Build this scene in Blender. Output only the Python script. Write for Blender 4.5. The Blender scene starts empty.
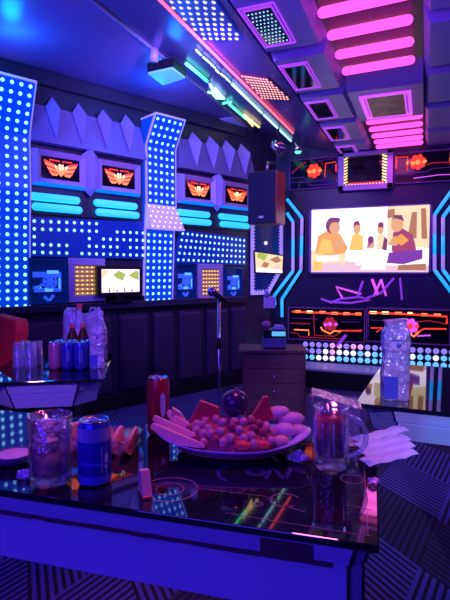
import bpy, math, random
from math import sin, cos, pi
from mathutils import Vector, Matrix
rnd = random.Random(11)
sc = bpy.context.scene
C = sc.collection
V = Vector

# ------------------------------------------------------------------ camera
F = 500.0
YAW = math.radians(21.8)
PIT = math.atan(28 / 500)
CAM = V((0, 0, 1.05))
FWD = V((-sin(YAW) * cos(PIT), cos(YAW) * cos(PIT), -sin(PIT)))
RT = V((cos(YAW), sin(YAW), 0))
UP = RT.cross(FWD)
cd = bpy.data.cameras.new('camera'); co = bpy.data.objects.new('camera', cd); C.objects.link(co)
co.location = CAM; co.rotation_euler = (pi / 2 - PIT, 0, YAW)
cd.lens = F / 600 * 36; cd.sensor_width = 36; cd.clip_start = 0.02
sc.camera = co

def ray(px, py): return FWD + RT * ((px - 225) / F) + UP * ((300 - py) / F)
def hit(px, py, p0, n):
    d = ray(px, py); return CAM + d * ((V(p0) - CAM).dot(n) / d.dot(n))
def Z(px, py, z): return hit(px, py, (0, 0, z), V((0, 0, 1)))
def At(px, py, zc): return CAM + ray(px, py) * zc

def frame(o, ang):
    return Matrix.Translation(V(o)) @ Matrix.Rotation(ang, 4, 'Z')
I4 = Matrix.Identity(4)
FL = frame((-2.56, 2.47, 0), math.atan2(.9011, .4337))       # left wall: x along it, y into it
FB = frame((0, 4.87, 0), 0)                                    # back wall
FC = frame((-1.563, 4.542, 0), math.atan2(.328, .218))            # chamfered corner board
def onplane(fr):
    inv = fr.inverted(); n = (fr.to_3x3() @ V((0, 1, 0)))
    def f(px, py, out=0.0):
        return inv @ hit(px, py, fr.translation - n * out, n)
    return f
L = onplane(FL); B = onplane(FB); K = onplane(FC)

# ------------------------------------------------------------------ materials
def mat(name, base=(.5, .5, .5), rough=.5, metal=0., emit=None, es=1., trans=0., ior=1.45, alpha=1., noise=0., nscale=8., bump=0., spec=.5, sample=False):
    m = bpy.data.materials.new(name); m.use_nodes = True
    nt = m.node_tree; b = nt.nodes['Principled BSDF']
    b.inputs['Base Color'].default_value = (*base, 1)
    b.inputs['Roughness'].default_value = rough
    b.inputs['Metallic'].default_value = metal
    b.inputs['IOR'].default_value = ior
    b.inputs['Transmission Weight'].default_value = trans
    b.inputs['Alpha'].default_value = alpha
    b.inputs['Specular IOR Level'].default_value = spec
    if noise or bump:
        tc = nt.nodes.new('ShaderNodeTexCoord'); nz = nt.nodes.new('ShaderNodeTexNoise')
        nz.inputs['Scale'].default_value = nscale; nz.inputs['Detail'].default_value = 5
        nt.links.new(tc.outputs['Object'], nz.inputs['Vector'])
        if noise:
            mx = nt.nodes.new('ShaderNodeMix'); mx.data_type = 'RGBA'
            mx.inputs[6].default_value = (*[c * (1 - noise) for c in base], 1)
            mx.inputs[7].default_value = (*[min(1, c * (1 + noise)) for c in base], 1)
            nt.links.new(nz.outputs['Fac'], mx.inputs[0]); nt.links.new(mx.outputs[2], b.inputs['Base Color'])
        if bump:
            bp = nt.nodes.new('ShaderNodeBump'); bp.inputs['Strength'].default_value = bump; bp.inputs['Distance'].default_value = .01
            nt.links.new(nz.outputs['Fac'], bp.inputs['Height']); nt.links.new(bp.outputs['Normal'], b.inputs['Normal'])
    if emit:
        b.inputs['Emission Color'].default_value = (*emit, 1)
        b.inputs['Emission Strength'].default_value = es
        try: m.cycles.emission_sampling = 'AUTO' if sample else 'NONE'
        except Exception: pass
    return m

M = {}
def dm(k, **kw): M[k] = mat(k, **kw)
dm('ceiling_blue', base=(.16, .15, .42), rough=.35, noise=.1, nscale=2)
dm('gloss_panel', base=(.10, .09, .30), rough=.24, noise=.2, nscale=3)
dm('dark_wall', base=(.03, .028, .06), rough=.35, noise=.25, nscale=5)
dm('black', base=(.008, .008, .014), rough=.4)
dm('black_gloss', base=(.006, .006, .012), rough=.08)
dm('lavender', base=(.45, .40, .72), rough=.38, noise=.06, nscale=6)
dm('lavender_dark', base=(.20, .18, .40), rough=.4, noise=.1)
dm('led_board_bloom', base=(.01, .03, .35), rough=.3, emit=(0, .045, .50), es=1.0)  # even blue emission stands in for bloom between the LED dots
dm('led_board_bloom_dim', base=(.01, .02, .25), rough=.3, emit=(0, .014, .22), es=1.0)  # weaker painted bloom for the dot bands and the blue ceiling panel
dm('led_blue', base=(.5, .8, 1), emit=(.26, .70, 1.15), es=2.0)
dm('led_white', base=(.9, .9, 1), emit=(.85, .9, 1.2), es=1.1)
dm('pink_lit_board', base=(.75, .62, .8), rough=.3, emit=(.30, .22, .55), es=.8)  # emission stands for magenta light falling on the column skirt
dm('led_orange', base=(1, .5, .3), emit=(1.5, .62, .45), es=1.1)
dm('cyan_tube', base=(.2, .7, 1), emit=(.0, .58, 1.05), es=1.0, sample=True)
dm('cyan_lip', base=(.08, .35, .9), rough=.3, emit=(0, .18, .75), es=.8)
dm('pink_tube', base=(1, .3, .8), emit=(1.35, .12, .80), es=1.1, sample=True)
dm('pink_line', base=(.8, .3, .9), emit=(.75, .10, .8), es=.9)
dm('coffer_line', base=(.5, .2, .8), emit=(.42, .06, .62), es=.9)
dm('purple_line', base=(.4, .2, .8), emit=(.17, .025, .42), es=.9)
dm('purple_dim', base=(.1, .05, .2), emit=(.045, .008, .12), es=.9)
dm('neon_cyan', base=(.2, .7, 1), emit=(.0, .42, 1.1), es=1.0, sample=True)
dm('neon_violet', base=(.6, .5, .9), emit=(.30, .22, .75), es=.8)
dm('neon_green', base=(.3, 1, .7), emit=(.08, 1.15, .42), es=1.7, sample=True)
dm('neon_white', base=(.8, 1, 1), emit=(.55, 1.15, 1.1), es=1.2, sample=True)
dm('neon_warm', base=(1, .9, .5), emit=(1.3, 1.0, .35), es=1.2, sample=True)
dm('neon_red', base=(1, .2, .3), emit=(1.6, .14, .24), es=1.7, sample=True)
dm('red_glow', base=(1, .1, .03), emit=(1.1, .05, .02), es=1.0)
dm('orange_glow', base=(1, .4, .1), emit=(1.3, .30, .06), es=1.1)
dm('red_dim', base=(.5, .05, .03), emit=(.35, .012, .02), es=.8)
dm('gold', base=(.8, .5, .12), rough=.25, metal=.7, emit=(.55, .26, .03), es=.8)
dm('dark_red', base=(.10, .01, .05), rough=.35)
dm('navy_art', base=(.01, .015, .12), rough=.2, emit=(0, .01, .10), es=.6)
dm('blue_art', base=(.1, .2, .8), rough=.25, emit=(.02, .10, .70), es=.8)
dm('cyan_art', base=(.2, .7, .9), rough=.25, emit=(.12, .55, .9), es=.9)
dm('floodlit', base=(.3, .7, 1), rough=.3, emit=(0, .30, .85), es=1.0, sample=True)
dm('panel_lamp', base=(.35, .38, .75), rough=.3, emit=(.03, .035, .22), es=.7)
dm('pad', base=(.035, .022, .075), rough=.5, noise=.15, bump=.1, nscale=30)
dm('wood', base=(.22, .085, .09), rough=.35, noise=.35, nscale=6)
dm('wood_red', base=(.28, .05, .05), rough=.35, noise=.3, nscale=8)
dm('table_white', base=(.50, .50, .78), rough=.42, noise=.08, nscale=5, bump=.06)
dm('table_brown', base=(.12, .06, .07), rough=.7, noise=.3, nscale=20)
dm('glass_top', base=(.008, .006, .014), rough=.035, spec=.9)
dm('print', base=(.20, .10, .16), rough=.06)
dm('print_blue', base=(.05, .05, .20), rough=.06)
dm('label_lilac', base=(.85, .6, .85), rough=.4)
dm('label_blue', base=(.10, .12, .65), rough=.35)
dm('can_metal', base=(.7, .7, .78), rough=.22, metal=1)
dm('can_blue', base=(.04, .07, .55), rough=.28, metal=.35)
dm('can_lilac', base=(.5, .42, .8), rough=.3, metal=.3)
dm('can_pink', base=(.65, .18, .36), rough=.3, metal=.3)
dm('can_red', base=(.55, .03, .045), rough=.28, metal=.3)
dm('emblem', base=(.75, .62, .85), rough=.35)
dm('cap_red', base=(.85, .08, .12), rough=.35)
dm('cola', base=(.16, .03, .02), rough=.1, trans=.3)
dm('red_drink', base=(.55, .02, .03), rough=.1, trans=.1, ior=1.33)
dm('amber_drink', base=(.85, .5, .55), rough=.1, trans=.35, ior=1.33)
dm('ice', base=(.85, .86, 1), rough=.15, trans=.1, ior=1.31, bump=.4, nscale=30)
dm('melon', base=(.85, .40, .36), rough=.4, noise=.12, nscale=30)
dm('rind', base=(.72, .5, .48), rough=.45)
dm('watermelon', base=(.78, .07, .08), rough=.4, noise=.15, nscale=30)
dm('rind_green', base=(.12, .3, .1), rough=.4)
dm('grape', base=(.62, .26, .34), rough=.28, noise=.2, nscale=30)
dm('grape_dark', base=(.35, .05, .10), rough=.25, noise=.2, nscale=30)
dm('bed', base=(.40, .07, .11), rough=.5, noise=.4, nscale=60, bump=.8)
dm('plum', base=(.05, .02, .09), rough=.22, noise=.5, nscale=14)
dm('pale_fruit', base=(.72, .45, .55), rough=.4, noise=.12, nscale=25)
dm('plate', base=(.55, .5, .85), rough=.14, spec=.7)
dm('pink_dip', base=(.85, .4, .55), rough=.4)
dm('saucer', base=(.10, .08, .2), rough=.25)
dm('paper', base=(.58, .66, .95), rough=.7)
dm('red_fabric', base=(.85, .03, .04), rough=.75, noise=.2, nscale=40)
dm('chrome', base=(.7, .7, .8), rough=.2, metal=1)
dm('grille', base=(.012, .013, .05), rough=.7, bump=.4, nscale=120)
dm('mirror', base=(.03, .03, .08), rough=.05, metal=.6)
dm('foil', base=(.55, .36, .12), rough=.4, noise=.95, nscale=14)
dm('s_white', base=(1, 1, 1), emit=(1.15, 1.02, .98), es=1.1, sample=True)
for k, c in dict(s_cream=(1.0, .80, .48), s_orange=(.95, .40, .06), s_skin=(.85, .42, .18), s_hair=(.22, .05, .10), s_maroon=(.40, .06, .14),
                 s_yellow=(1.0, .62, .10), s_pink=(.9, .6, .72), s_purple=(.22, .05, .40), s_brown=(.48, .20, .07), s_green=(.45, .55, .08), s_dim=(.30, .22, .14)).items():
    dm(k, base=(.05, .05, .05), emit=c, es=1.0)

def carpet():
    m = bpy.data.materials.new('carpet'); m.use_nodes = True; nt = m.node_tree; b = nt.nodes['Principled BSDF']
    n = nt.nodes.new; lk = nt.links.new
    tc = n('ShaderNodeTexCoord')
    def mt(op, a, bb):
        x = n('ShaderNodeMath'); x.operation = op
        for i, q in enumerate((a, bb)):
            if q is None: continue
            if isinstance(q, (int, float)): x.inputs[i].default_value = q
            else: lk(q, x.inputs[i])
        return x.outputs[0]
    def dot(v):
        x = n('ShaderNodeVectorMath'); x.operation = 'DOT_PRODUCT'; lk(tc.outputs['Object'], x.inputs[0]); x.inputs[1].default_value = v; return x.outputs['Value']
    ga, gb = math.radians(80), math.radians(134); ax, ay, bx_, by_ = cos(ga), sin(ga), cos(gb), sin(gb); det = ax * by_ - ay * bx_; sz = .40
    al = dot((by_ / det / sz, -bx_ / det / sz, 0)); be = dot((-ay / det / sz, ax / det / sz, 0))
    cv = n('ShaderNodeCombineXYZ'); lk(al, cv.inputs[0]); lk(be, cv.inputs[1]); cv.inputs[2].default_value = .5
    ch = n('ShaderNodeTexChecker'); ch.inputs['Scale'].default_value = 1; lk(cv.outputs[0], ch.inputs['Vector'])
    sx = n('ShaderNodeSeparateXYZ'); lk(cv.outputs[0], sx.inputs[0])
    a = mt('MULTIPLY', al, 12.0); c = mt('MULTIPLY', be, 12.0)
    mix = n('ShaderNodeMix'); mix.data_type = 'FLOAT'; lk(ch.outputs['Fac'], mix.inputs[0]); lk(a, mix.inputs[2]); lk(c, mix.inputs[3])
    st = mt('GREATER_THAN', mt('FRACT', mix.outputs[0], None), .45)
    # some tiles of the weave are plain dark
    fx = mt('FLOOR', sx.outputs[0], None); fy = mt('FLOOR', sx.outputs[1], None)
    cx = n('ShaderNodeCombineXYZ'); lk(fx, cx.inputs[0]); lk(fy, cx.inputs[1])
    wn = n('ShaderNodeTexWhiteNoise'); lk(cx.outputs[0], wn.inputs['Vector'])
    tone = mt('MULTIPLY', st, mt('ADD', mt('MULTIPLY', mt('GREATER_THAN', wn.outputs['Value'], .22), .75), .25))
    cm = n('ShaderNodeMix'); cm.data_type = 'RGBA'; lk(tone, cm.inputs[0])
    cm.inputs[6].default_value = (.012, .01, .03, 1); cm.inputs[7].default_value = (.10, .095, .42, 1)
    lk(cm.outputs[2], b.inputs['Base Color']); b.inputs['Roughness'].default_value = .85
    return m
M['carpet'] = carpet()
def thin(name, tint, spec_col, rough, lo, hi, body=0., body_col=(.8, .8, 1), bump=0., ns=30):     # thin clear sheet: see-through plus sheen
    m = bpy.data.materials.new(name); m.use_nodes = True; nt = m.node_tree; n = nt.nodes.new; lk = nt.links.new
    out = nt.nodes['Material Output']; nt.nodes.remove(nt.nodes['Principled BSDF'])
    tr = n('ShaderNodeBsdfTransparent'); tr.inputs[0].default_value = (*tint, 1)
    gl = n('ShaderNodeBsdfGlossy'); gl.inputs[0].default_value = (*spec_col, 1); gl.inputs['Roughness'].default_value = rough
    lw = n('ShaderNodeLayerWeight'); lw.inputs['Blend'].default_value = .35
    mr = n('ShaderNodeMapRange'); mr.inputs[3].default_value = lo; mr.inputs[4].default_value = hi; lk(lw.outputs['Facing'], mr.inputs[0])
    last = tr.outputs[0]
    if body:
        df = n('ShaderNodeBsdfDiffuse'); df.inputs[0].default_value = (*body_col, 1); mx = n('ShaderNodeMixShader'); mx.inputs[0].default_value = body
        lk(last, mx.inputs[1]); lk(df.outputs[0], mx.inputs[2]); last = mx.outputs[0]
    ms = n('ShaderNodeMixShader'); lk(mr.outputs[0], ms.inputs[0]); lk(last, ms.inputs[1]); lk(gl.outputs[0], ms.inputs[2]); lk(ms.outputs[0], out.inputs[0])
    if bump:
        tc = n('ShaderNodeTexCoord'); nz = n('ShaderNodeTexNoise'); nz.inputs['Scale'].default_value = ns; lk(tc.outputs['Object'], nz.inputs['Vector'])
        bp = n('ShaderNodeBump'); bp.inputs['Strength'].default_value = bump; bp.inputs['Distance'].default_value = .02; lk(nz.outputs['Fac'], bp.inputs['Height'])
        lk(bp.outputs[0], gl.inputs['Normal']); lk(bp.outputs[0], lw.inputs['Normal'])
        if body: lk(bp.outputs[0], df.inputs['Normal'])
    M[name] = m
thin('glass', (.96, .95, 1), (1, 1, 1), .04, .06, .75)
thin('tumbler_glass', (.97, .96, 1), (1, 1, 1), .06, .08, .8, .06, (.8, .75, 1), .3, 60)
thin('clear_plastic', (.95, .93, 1), (1, .97, 1), .12, .10, .6, .10, (.8, .75, 1), .5, 40)
thin('glass_cluster', (.92, .92, 1), (1, 1, 1), .08, .12, .75, .22, (.75, .75, 1), .2, 60)
thin('wrap', (.85, .78, 1), (1, .95, 1), .18, .12, .7, .62, (.88, .74, 1), .9, 34)
thin('bag', (.85, .8, 1), (1, .95, 1), .25, .08, .5, .6, (.72, .66, 1), .7, 24)

# ------------------------------------------------------------------ mesh builder
class MB:
    def __init__(s): s.v = []; s.f = []; s.m = []; s.sm = []
    def add(s, vs, fs, mi=0, smooth=False):
        o = len(s.v); s.v += [V(p) for p in vs]
        for f in fs: s.f.append([i + o for i in f]); s.m.append(mi); s.sm.append(smooth)
        return s
    def hexa(s, p, mi=0):   # 4 bottom ccw, 4 top ccw
        return s.add(p, [(3, 2, 1, 0), (4, 5, 6, 7), (0, 1, 5, 4), (1, 2, 6, 5), (2, 3, 7, 6), (3, 0, 4, 7)], mi)
    def box(s, a, b, mi=0, X=None):
        x0, y0, z0 = a; x1, y1, z1 = b
        p = [V(q) for q in ((x0, y0, z0), (x1, y0, z0), (x1, y1, z0), (x0, y1, z0), (x0, y0, z1), (x1, y0, z1), (x1, y1, z1), (x0, y1, z1))]
        if X: p = [X @ q for q in p]
        return s.hexa(p, mi)
    def prism(s, poly, vec, mi=0, smooth=False):
        vec = V(vec); p = [V(q) for q in poly]; n = len(p)
        nrm = V((0, 0, 0))
        for i in range(n): nrm += p[i].cross(p[(i + 1) % n])
        if nrm.dot(vec) > 0: p.reverse()
        q = [a + vec for a in p]
        fs = [tuple(range(n)), tuple(range(2 * n - 1, n - 1, -1))] + [(i, i + n, (i + 1) % n + n, (i + 1) % n) for i in range(n)]
        return s.add(p + q, fs, mi, smooth)
    def tube(s, pts, r, n=8, mi=0, caps=True, closed=False, flat=None):
        pts = [V(p) for p in pts]; N = len(pts)
        rr = r if isinstance(r, (list, tuple)) else [r] * N
        vs = []; pu = None
        for i in range(N):
            a = pts[i - 1] if (i or closed) else pts[0]; b = pts[(i + 1) % N] if (i < N - 1 or closed) else pts[-1]
            t = (b - a).normalized()
            if pu is None:
                pu = t.orthogonal().normalized()
                if abs(t.z) < .9: pu = (V((0, 0, 1)) - t * t.z).normalized()
            pu = (pu - t * pu.dot(t)).normalized(); w = t.cross(pu)
            for k in range(n):
                g = 2 * pi * k / n
                vs.append(pts[i] + (pu * cos(g) + w * sin(g)) * rr[i])
        fs = []
        for i in range(N if closed else N - 1):
            j = (i + 1) % N
            for k in range(n): fs.append((i * n + k, i * n + (k + 1) % n, j * n + (k + 1) % n, j * n + k))
        if caps and not closed: fs += [tuple(range(n - 1, -1, -1)), tuple(range((N - 1) * n, N * n))]
        return s.add(vs, fs, mi, True)
    def pill(s, a, b, r, n=12, mi=0):
        a = V(a); b = V(b); d = (b - a).normalized()
        P = []; Rr = []
        for t in (.15, .5, .85, 1.2, pi / 2): P.append(a + d * r * (1 - cos(t))); Rr.append(r * sin(t))
        Q = [b - d * r * (1 - cos(t)) for t in (pi / 2, 1.2, .85, .5, .15)]
        return s.tube(P + Q, Rr + Rr[::-1], n, mi)
    def lathe(s, prof, c=(0, 0, 0), n=24, mi=0, X=None, mis=None):
        c = V(c); vs = []; N = len(prof)
        for (r, z) in prof:
            for k in range(n):
                p = V((r * cos(2 * pi * k / n), r * sin(2 * pi * k / n), z))
                vs.append((X @ p if X else p) + c)
        for i in range(N - 1):
            s_ = [(i * n + k, i * n + (k + 1) % n, (i + 1) * n + (k + 1) % n, (i + 1) * n + k) for k in range(n)]
            o = len(s.v) if i == 0 else o
            if i == 0: s.v += vs
            for f in s_: s.f.append([q + o for q in f]); s.m.append(mis[i] if mis else mi); s.sm.append(True)
        return s
    def ball(s, c, r, n=12, mi=0, X=None):
        if not isinstance(r, (tuple, list)): r = (r, r, r)
        c = V(c); h = max(4, n // 2); vs = [V((0, 0, -r[2]))]
        for i in range(1, h):
            t = -pi / 2 + pi * i / h
            for k in range(n): vs.append(V((r[0] * cos(t) * cos(2 * pi * k / n), r[1] * cos(t) * sin(2 * pi * k / n), r[2] * sin(t))))
        vs.append(V((0, 0, r[2]))); e = len(vs) - 1
        vs = [(X @ p if X else p) + c for p in vs]
        fs = [(0, 1 + (k + 1) % n, 1 + k) for k in range(n)]
        for i in range(h - 2):
            for k in range(n): fs.append((1 + i * n + k, 1 + i * n + (k + 1) % n, 1 + (i + 1) * n + (k + 1) % n, 1 + (i + 1) * n + k))
        fs += [(e, 1 + (h - 2) * n + k, 1 + (h - 2) * n + (k + 1) % n) for k in range(n)]
        return s.add(vs, fs, mi, True)
    def dot(s, c, r, nrm, up, n=8, mi=0):      # small domed LED
        c = V(c); nrm = V(nrm).normalized(); u = V(up); u = (u - nrm * u.dot(nrm)).normalized(); w = nrm.cross(u)
        vs = [c + (u * cos(2 * pi * k / n) + w * sin(2 * pi * k / n)) * r for k in range(n)]
        vs += [c + nrm * r * .45 + (u * cos(2 * pi * k / n) + w * sin(2 * pi * k / n)) * r * .6 for k in range(n)]
        fs = [(k, (k + 1) % n, n + (k + 1) % n, n + k) for k in range(n)] + [tuple(range(n, 2 * n))]
        return s.add(vs, fs, mi, True)

def build(name, mb, mats, org=(0, 0, 0), parent=None, bevel=0., sub=0):
    if not isinstance(mats, (list, tuple)): mats = [mats]
    me = bpy.data.meshes.new(name); o = V(org)
    me.from_pydata([tuple(p - o) for p in mb.v], [], mb.f)
    for k in mats: me.materials.append(M[k])
    me.polygons.foreach_set('material_index', mb.m); me.polygons.foreach_set('use_smooth', mb.sm); me.update()
    ob = bpy.data.objects.new(name, me); C.objects.link(ob)
    if parent: ob.parent = parent
    if bevel:
        b = ob.modifiers.new('bevel', 'BEVEL'); b.width = bevel; b.segments = 2; b.limit_method = 'ANGLE'
    if sub:
        b = ob.modifiers.new('sub', 'SUBSURF'); b.levels = sub; b.render_levels = sub
    return ob
def tag(o, label, cat, group=None, kind=None):
    o['label'] = label; o['category'] = cat
    if group: o['group'] = group
    if kind: o['kind'] = kind
class T:
    def __init__(s, name, label, cat, org=(0, 0, 0), fr=I4, group=None):
        s.org = V(org); s.fr = fr
        s.o = bpy.data.objects.new(name, None); C.objects.link(s.o); s.o.empty_display_size = .05
        s.o.matrix_world = fr @ Matrix.Translation(s.org); tag(s.o, label, cat, group)
    def part(s, name, mb, mats, parent=None, label=None, kind=None, bevel=0., sub=0):
        ob = build(name, mb, mats, s.org, parent or s.o, bevel, sub)
        if label: ob['label'] = label
        if kind: ob['kind'] = kind
        return ob
def single(name, label, cat, mb, mats, org=(0, 0, 0), fr=I4, group=None, bevel=0., sub=0):
    ob = build(name, mb, mats, org, None, bevel, sub); ob.matrix_world = fr @ Matrix.Translation(V(org)); tag(ob, label, cat, group); return ob
def struct(name, mb, mats, fr=I4, bevel=0.):
    ob = build(name, mb, mats, (0, 0, 0), None, bevel); ob.matrix_world = fr; ob['kind'] = 'structure'; return ob
def dup(root, mw, label):
    r = root.copy(); C.objects.link(r); r.matrix_world = mw; r['label'] = label
    for ch in root.children:
        c = ch.copy(); C.objects.link(c); c.parent = r
        for g in ch.children:
            d = g.copy(); C.objects.link(d); d.parent = c
    return r
def grid_quad(a, b, c, d, nu, nv, stag=False):   # points on a quad a-b (u), a-d (v)
    out = []
    for j in range(nv):
        v = (j + .5) / nv
        for i in range(nu):
            u = (i + .5 + (.25 if stag and j % 2 else (-.25 if stag else 0))) / nu
            out.append((V(a) * (1 - u) + V(b) * u) * (1 - v) + (V(d) * (1 - u) + V(c) * u) * v)
    return out

# ================================================================== ROOM
CH = 2.40
mb = MB(); mb.box((-5.2, -1.6, -.06), (2.2, 5.1, 0)); struct('floor', mb, 'carpet')
mb = MB(); mb.box((-5.2, -1.6, CH), (2.2, 5.1, CH + .08)); struct('ceiling', mb, 'ceiling_blue')
mb = MB(); mb.box((-4.2, 0, 0), (2.664, .08, CH)); struct('wall_left', mb, 'dark_wall', FL)
mb = MB(); mb.box((-1.45, 0, 0), (1.9, .08, CH)); struct('wall_back', mb, 'dark_wall', FB)
mb = MB(); mb.box((1.75, -1.3, 0), (1.83, 4.95, CH)); struct('wall_right', mb, 'dark_wall')
mb = MB(); mb.box((-5.0, -1.38, 0), (1.83, -1.3, CH)); struct('wall_rear', mb, 'dark_wall')
# sloping glossy ceiling beams either side of the centre coffers
XC, XB, ZB = -1.555, -.785, 2.17
SL = (CH - ZB) / (XC - XB)
NP = V((-SL, 0, 1)).normalized()
def S(px, py, d=0.0): return hit(px, py, V((XC, 0, CH)) - NP * d, NP)
mb = MB(); mb.prism([(XC, -1.29, CH), (XB, -1.29, ZB), (XB, -1.29, CH)], (0, 6.14, 0)); struct('trim_1', mb, 'gloss_panel')
mb = MB(); mb.prism([(1.16, -1.29, CH), (.395, -1.29, ZB), (.395, -1.29, CH)], (0, 6.14, 0)); struct('trim_2', mb, 'gloss_panel')
# metal bead along the crease
mb = MB(); mb.tube([(XC, -1.28, CH - .006), (XC, 4.85, CH - .006)], .012, 8); struct('trim_3', mb, 'lavender')
# wall ledge under the LED band
mb = MB(); mb.box((-2.0, -.07, .775), (2.2, 0, .825)); struct('trim_4', mb, 'dark_wall', FL, .006)
mb = MB(); mb.box((-2.0, -.03, 0), (2.2, 0, .09)); struct('baseboard_left', mb, 'black', FL)
# dark cornice at the top of the left wall
mb = MB(); mb.box((-4.0, -.05, 2.30), (2.2, 0, 2.395)); struct('trim_5', mb, 'dark_wall', FL, .01)
# dark plate the coffers and light boxes hang from
mb = MB(); mb.box((XB, -1.29, 2.26), (.395, 4.85, 2.395)); struct('trim_6', mb, 'lavender_dark')

# ================================================================== CEILING COFFERS
def coffer(side, yc, label, dots):
    f = (lambda x: x) if side < 0 else (lambda x: -.5075 - x)      # mirrored about the centre line
    t = T('ceiling_coffer', label, 'ceiling panel', (f(-.63), yc, 2.262), group=None)
    x0, x1 = -.785, -.475
    m = MB(); hy = .314; by = .255
    bot = [(x0 + .012, -by), (x1 - .03, -by), (x1 - .03, by), (x0 + .012, by)]
    top = [(x0, -hy), (x1, -hy), (x1, hy), (x0, hy)]
    if side > 0: bot = [(x - .11 * (x < -.6), y) for x, y in bot]; top = [(x - .11 * (x < -.6), y) for x, y in top]
    P = [V((f(x), yc + y, 2.168)) for x, y in bot] + [V((f(x), yc + y, 2.235)) for x, y in top] + [V((f(x), yc + y, 2.262)) for x, y in top]
    fs = [(0, 3, 2, 1)] + [(i, (i + 1) % 4, (i + 1) % 4 + 4, i + 4) for i in range(4)] + [(i + 4, (i + 1) % 4 + 4, (i + 1) % 4 + 8, i + 8) for i in range(4)] + [(8, 9, 10, 11)]
    if side > 0: fs = [tuple(reversed(q)) for q in fs]
    m.add(P, fs); t.part('coffer_body', m, 'lavender')
    fb = f
    if side > 0: f = lambda x: fb(x) + .085
    def ring(x0, x1, h, w, z0, z1):
        q = MB()
        for a in ((x0, -h, x1, -h + w), (x0, h - w, x1, h), (x0, -h + w, x0 + w, h - w), (x1 - w, -h + w, x1, h - w)):
            xa, xb = sorted((f(a[0]), f(a[2])))
            q.box((xa, yc + a[1], z0), (xb, yc + a[3], z1))
        return q
    fr = t.part('light_frame', ring(-.765, -.605, .195, .004, 2.160, 2.17), 'coffer_line')
    t.part('inner_frame', ring(-.75, -.622, .172, .004, 2.160, 2.169), 'coffer_line')
    m = MB(); xa, xb = sorted((f(-.742), f(-.63))); m.box((xa, yc - .164, 2.160), (xb, yc + .164, 2.1685)); mi = t.part('mirror', m, 'black_gloss')
    if dots:
        m = MB()
        for p in grid_quad((f(-.738), yc - .16, 2.159), (f(-.634), yc - .16, 2.159), (f(-.634), yc + .16, 2.159), (f(-.738), yc + .16, 2.159), 6, 10, True):
            m.dot(p, .0042, (0, 0, -1), (0, 1, 0), 6)
        t.part('led_grid', m, 'led_blue', mi, kind='stuff')
    return t
names = ['violet ceiling coffer with LED dotted mirror, nearest of the left row', 'violet ceiling coffer, second from the front in the left row', 'violet ceiling coffer, third from the front in the left row',
         'violet ceiling coffer, fourth from the front in the left row', 'violet ceiling coffer in the left row, last before the TV wall']
for i, nm in enumerate(names): coffer(-1, 2.25 + .632 * i, nm, i == 0)
names = ['violet ceiling coffer on the right of the pink tubes, nearest', 'violet ceiling coffer on the right, second from the front', 'violet ceiling coffer on the right, third from the front',
         'violet ceiling coffer on the right, fourth from the front', 'violet ceiling coffer on the right, last before the TV wall']
for i, nm in enumerate(names): coffer(1, 2.12 + .632 * i, nm, False)
# centre light boxes
t = T('tube_light_box', 'large recessed ceiling light box with wide pink tubes, the nearer one', 'ceiling light', (-.28, 2.2, 2.262))
m = MB(); m.box((-.475, 1.2, 2.235), (-.035, 3.035, 2.262)); t.part('backing_plate', m, 'dark_red')
for y in (1.82, 2.05, 2.285, 2.515, 2.75, 2.985):
    m = MB(); m.pill((-.472, y + .012, 2.205), (-.075, y - .012, 2.205), .0235, 14); t.part('light_tube', m, 'pink_tube')
t = T('tube_light_box', 'ceiling light box with five close pink tubes near the TV wall', 'ceiling light', (-.24, 4.5, 2.262))
m = MB(); m.box((-.47, 3.9, 2.215), (-.035, 4.84, 2.262)); t.part('backing_plate', m, 'dark_red')
for y in (4.0, 4.21, 4.42, 4.625, 4.81):
    m = MB(); m.pill((-.445, y + .01, 2.19), (-.04, y - .01, 2.19), .020, 14); t.part('light_tube', m, 'pink_tube')
t = T('ceiling_picture_box', 'violet ceiling box holding a gold mottled picture in a pink frame', 'ceiling panel', (-.27, 3.5, 2.262))
m = MB()
P = [V(q) for q in ((-.475, 3.04, 2.255), (-.035, 3.04, 2.255), (-.035, 3.24, 2.165), (-.475, 3.24, 2.165), (-.475, 3.88, 2.165), (-.035, 3.88, 2.165), (-.035, 3.89, 2.262), (-.475, 3.89, 2.262), (-.475, 3.04, 2.262), (-.035, 3.04, 2.262))]
m.add(P, [(3, 2, 1, 0), (4, 5, 2, 3), (7, 6, 5, 4), (8, 9, 6, 7), (0, 1, 9, 8), (1, 2, 5, 6, 9), (0, 8, 7, 4, 3)]); t.part('box_body', m, 'lavender')
m = MB()
for a in ((-.415, 3.33, -.105, 3.345), (-.415, 3.80, -.105, 3.815), (-.415, 3.345, -.395, 3.80), (-.125, 3.345, -.105, 3.80), (-.38, 3.36, -.374, 3.79), (-.146, 3.36, -.14, 3.79)): m.box((a[0], a[1], 2.150), (a[2], a[3], 2.166))
t.part('light_frame', m, 'pink_line')
m = MB(); m.box((-.372, 3.36, 2.156), (-.148, 3.79, 2.1655)); t.part('picture', m, 'foil')

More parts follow.
